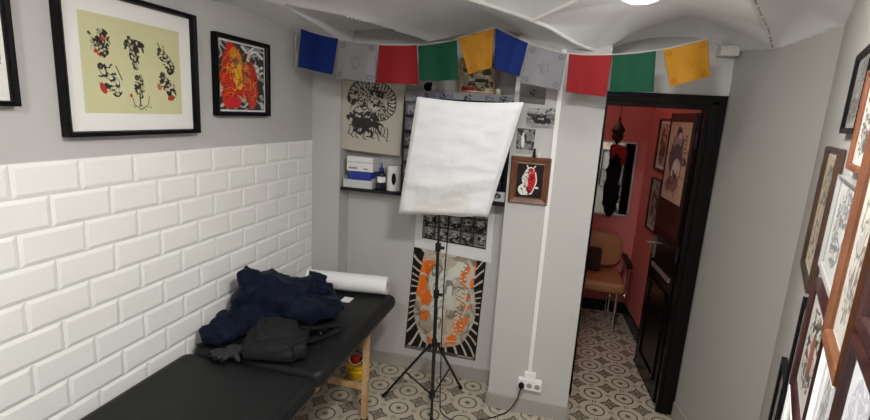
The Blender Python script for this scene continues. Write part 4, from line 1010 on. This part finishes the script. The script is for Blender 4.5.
for (x, y) in ((1.62, 3.53), (2.025, 3.53), (1.62, 3.90), (2.025, 3.90)):
    m = MB(); m.tube([(x, y, .345), (x, y, .0)], .011, n=10); part(m, 'leg', 'chrome', ch, True)
m = MB(); m.tube([(2.025, 3.53, .34), (2.025, 3.90, .34)], .01, n=8); m.tube([(1.98, 3.70, .34), (1.98, 3.72, .08)], .008, n=8); part(m, 'side_rail', 'chrome', ch, True)
m = MB(); m.box((1.66, 3.76, .437), (1.90, 3.82, .635), bev=.02, mat=Matrix.Identity(4))
o = m.build('cushion', newmat('dark_brown_mesh', (.022, .012, .012), .8), None, True, origin=(1.77, 3.78, .437)); tag(o, 'dark brown cushion standing on the tan armchair', 'cushion')

mr = thing('wall_mirror', 'tall mirror with a thin pale frame on the far pink wall', 'mirror', (1.945, 4.029, 1.20))
m = MB(); m.box((1.80, 4.018, .895), (2.085, 4.0285, 1.50)); part(m, 'mirror_glass', 'mirror', mr)
m = MB()
for a_, b_ in (((1.785, 4.008, .88), (1.80, 4.029, 1.515)), ((2.085, 4.008, .88), (2.095, 4.029, 1.515)), ((1.785, 4.008, 1.50), (2.095, 4.029, 1.515)), ((1.785, 4.008, .88), (2.095, 4.029, .895))): m.box(a_, b_)
part(m, 'mirror_frame', 'steel', mr)
# lantern
ln = thing('hanging_lantern', 'small dark metal lantern hanging on a chain in the pink room', 'lantern', (1.86, 3.40, 2.25))
m = MB(); m.tube([(1.86, 3.40, 2.249), (1.86, 3.40, 1.69)], .003, n=6); part(m, 'chain', 'brass', ln, True)
m = MB(); m.lathe([(.004, .12), (.012, .10), (.008, .085), (.030, .055), (.045, .03), (.048, .02), (.035, .0), (.040, -.02), (.034, -.045), (.015, -.06), (.006, -.08)], (1.86, 3.40, 1.59), n=12); part(m, 'lantern_body', 'brass', ln)
# garment hanging beside the mirror
gmt = thing('hanging_garment', 'black garment with a red top hanging in front of the pink room mirror', 'garment', (1.940, 3.93, 1.46))
blob('fabric', 'blackcloth', None, None, [((1.940, 3.945, 1.28), .055, .03, .18), ((1.935, 3.945, 1.05), .06, .03, .18), ((1.925, 3.945, 1.18), .05, .03, .2)], vox=.01, smooth=4, disp=(('MUSGRAVE', .12, .03),), root=gmt, origin=gmt.location)
blob('red_shoulders', 'redcloth', None, None, [((1.980, 3.94, 1.40), .028, .024, .09), ((1.905, 3.94, 1.42), .024, .024, .07), ((1.940, 3.935, 1.45), .04, .02, .04)], vox=.009, smooth=4, disp=(('MUSGRAVE', .1, .02),), root=gmt, origin=gmt.location)
m = MB(); m.tube(bez([(1.940, 4.012, 1.53), (1.940, 3.97, 1.56), (1.940, 3.94, 1.52), (1.940, 3.94, 1.46)], 8), .003, n=6); part(m, 'hanger_hook', 'black_metal', gmt, True)
# pictures on the pink right wall
pd = (Vector((2.175, 4.03, 0)) - Vector((2.272, 2.64, 0))).normalized()
def pinkpic(y, z0, z1, w, fm, art, label, mw=.02):
    t_ = (y - 2.64) / pd.y; p = Vector((2.272, 2.64, 0)) + pd * t_; n_ = Vector((-pd.y, pd.x, 0)); p += n_ * .004
    rz = math.atan2(n_.y, n_.x) + PI / 2
    return picture('framed_picture', label, (p.x, p.y, (z0 + z1) / 2), rz, w, z1 - z0, .016, .022, fm, art, mw)
a = Art(50, 70, (.45, .40, .33)); a.clump(.5, .5, .2, .35, (.15, .08, .06), 3, dens=.05, c2=(.6, .2, .1)); 
pinkpic(3.54, 1.335, 1.715, .29, 'wood_brown', a, 'upper dark framed print on the pink wall behind the door', .02)
a = Art(50, 70, (.42, .38, .33)); a.clump(.5, .5, .22, .38, (.12, .10, .09), 6, dens=.05)
pinkpic(3.54, .88, 1.275, .27, 'wood_brown', a, 'lower dark framed print on the pink wall behind the door', .01)
# poster on the open door
a = Art(90, 150, (.52, .36, .26)); a.put(a.nz(6, 4, 2) > .4, (.46, .30, .22), .6)
a.ell(.52, .70, .16, .15, (.30, .24, .22), -.3, .15, 2); a.ell(.50, .88, .08, .06, (.05, .04, .04), wob=.2); a.ell(.53, .83, .05, .04, (.6, .45, .35)); a.ell(.45, .52, .17, .20, (.10, .08, .10), .3, .2, 4); a.ell(.55, .38, .13, .16, (.62, .55, .5), .1, .15, 6)
a.ell(.42, .22, .2, .10, (.25, .13, .11), .2, .25, 8); a.curve([(.30, .80), (.18, .55), (.30, .30), (.20, .10)], .012, (.12, .08, .07)); a.curve([(.68, .75), (.80, .55), (.70, .2)], .012, (.2, .12, .1)); a.put((a.ellm(.5, .5, .3, .45) < 1) & (np.abs(a.nz(16, 6, 2)) < .07), (.10, .06, .05))
for k in range(5): a.rect(.82, .62 + k * .05, .9, .65 + k * .05, (.12, .05, .04), .7)
o = art_mesh(a, 'door_poster', dl, lambda u, v: (.065 + (1 - u) * (LW - .13), .0135, 1.215 + v * .475), thick=.001); o['kind'] = 'structure'

# ------------------------------------------------------------------ camera, world, colour
cam = bpy.data.cameras.new('camera'); co = bpy.data.objects.new('camera', cam); col.objects.link(co); scene.camera = co
cam.sensor_width = 36; cam.lens = 475.9 / 870 * 36; cam.clip_start = .02
yaw, pit, rol = R(13.887), R(11.555), R(3.424)
F = Vector((-math.sin(yaw) * math.cos(pit), math.cos(yaw) * math.cos(pit), -math.sin(pit))); Rr = Vector((math.cos(yaw), math.sin(yaw), 0)); U = Rr.cross(F)
R2 = Rr * math.cos(rol) + U * math.sin(rol); U2 = -Rr * math.sin(rol) + U * math.cos(rol)
mt = Matrix((R2, U2, -F)).transposed().to_4x4(); mt.translation = (1.451, -.283, 1.66); co.matrix_world = mt

w = bpy.data.worlds.new('world'); scene.world = w; w.use_nodes = True
w.node_tree.nodes['Background'].inputs[0].default_value = (.5, .5, .5, 1); w.node_tree.nodes['Background'].inputs[1].default_value = .02
vs_ = scene.view_settings; vs_.view_transform = 'Standard'; vs_.look = 'None'; vs_.exposure = 0.1; vs_.gamma = 1; vs_.use_curve_mapping = False
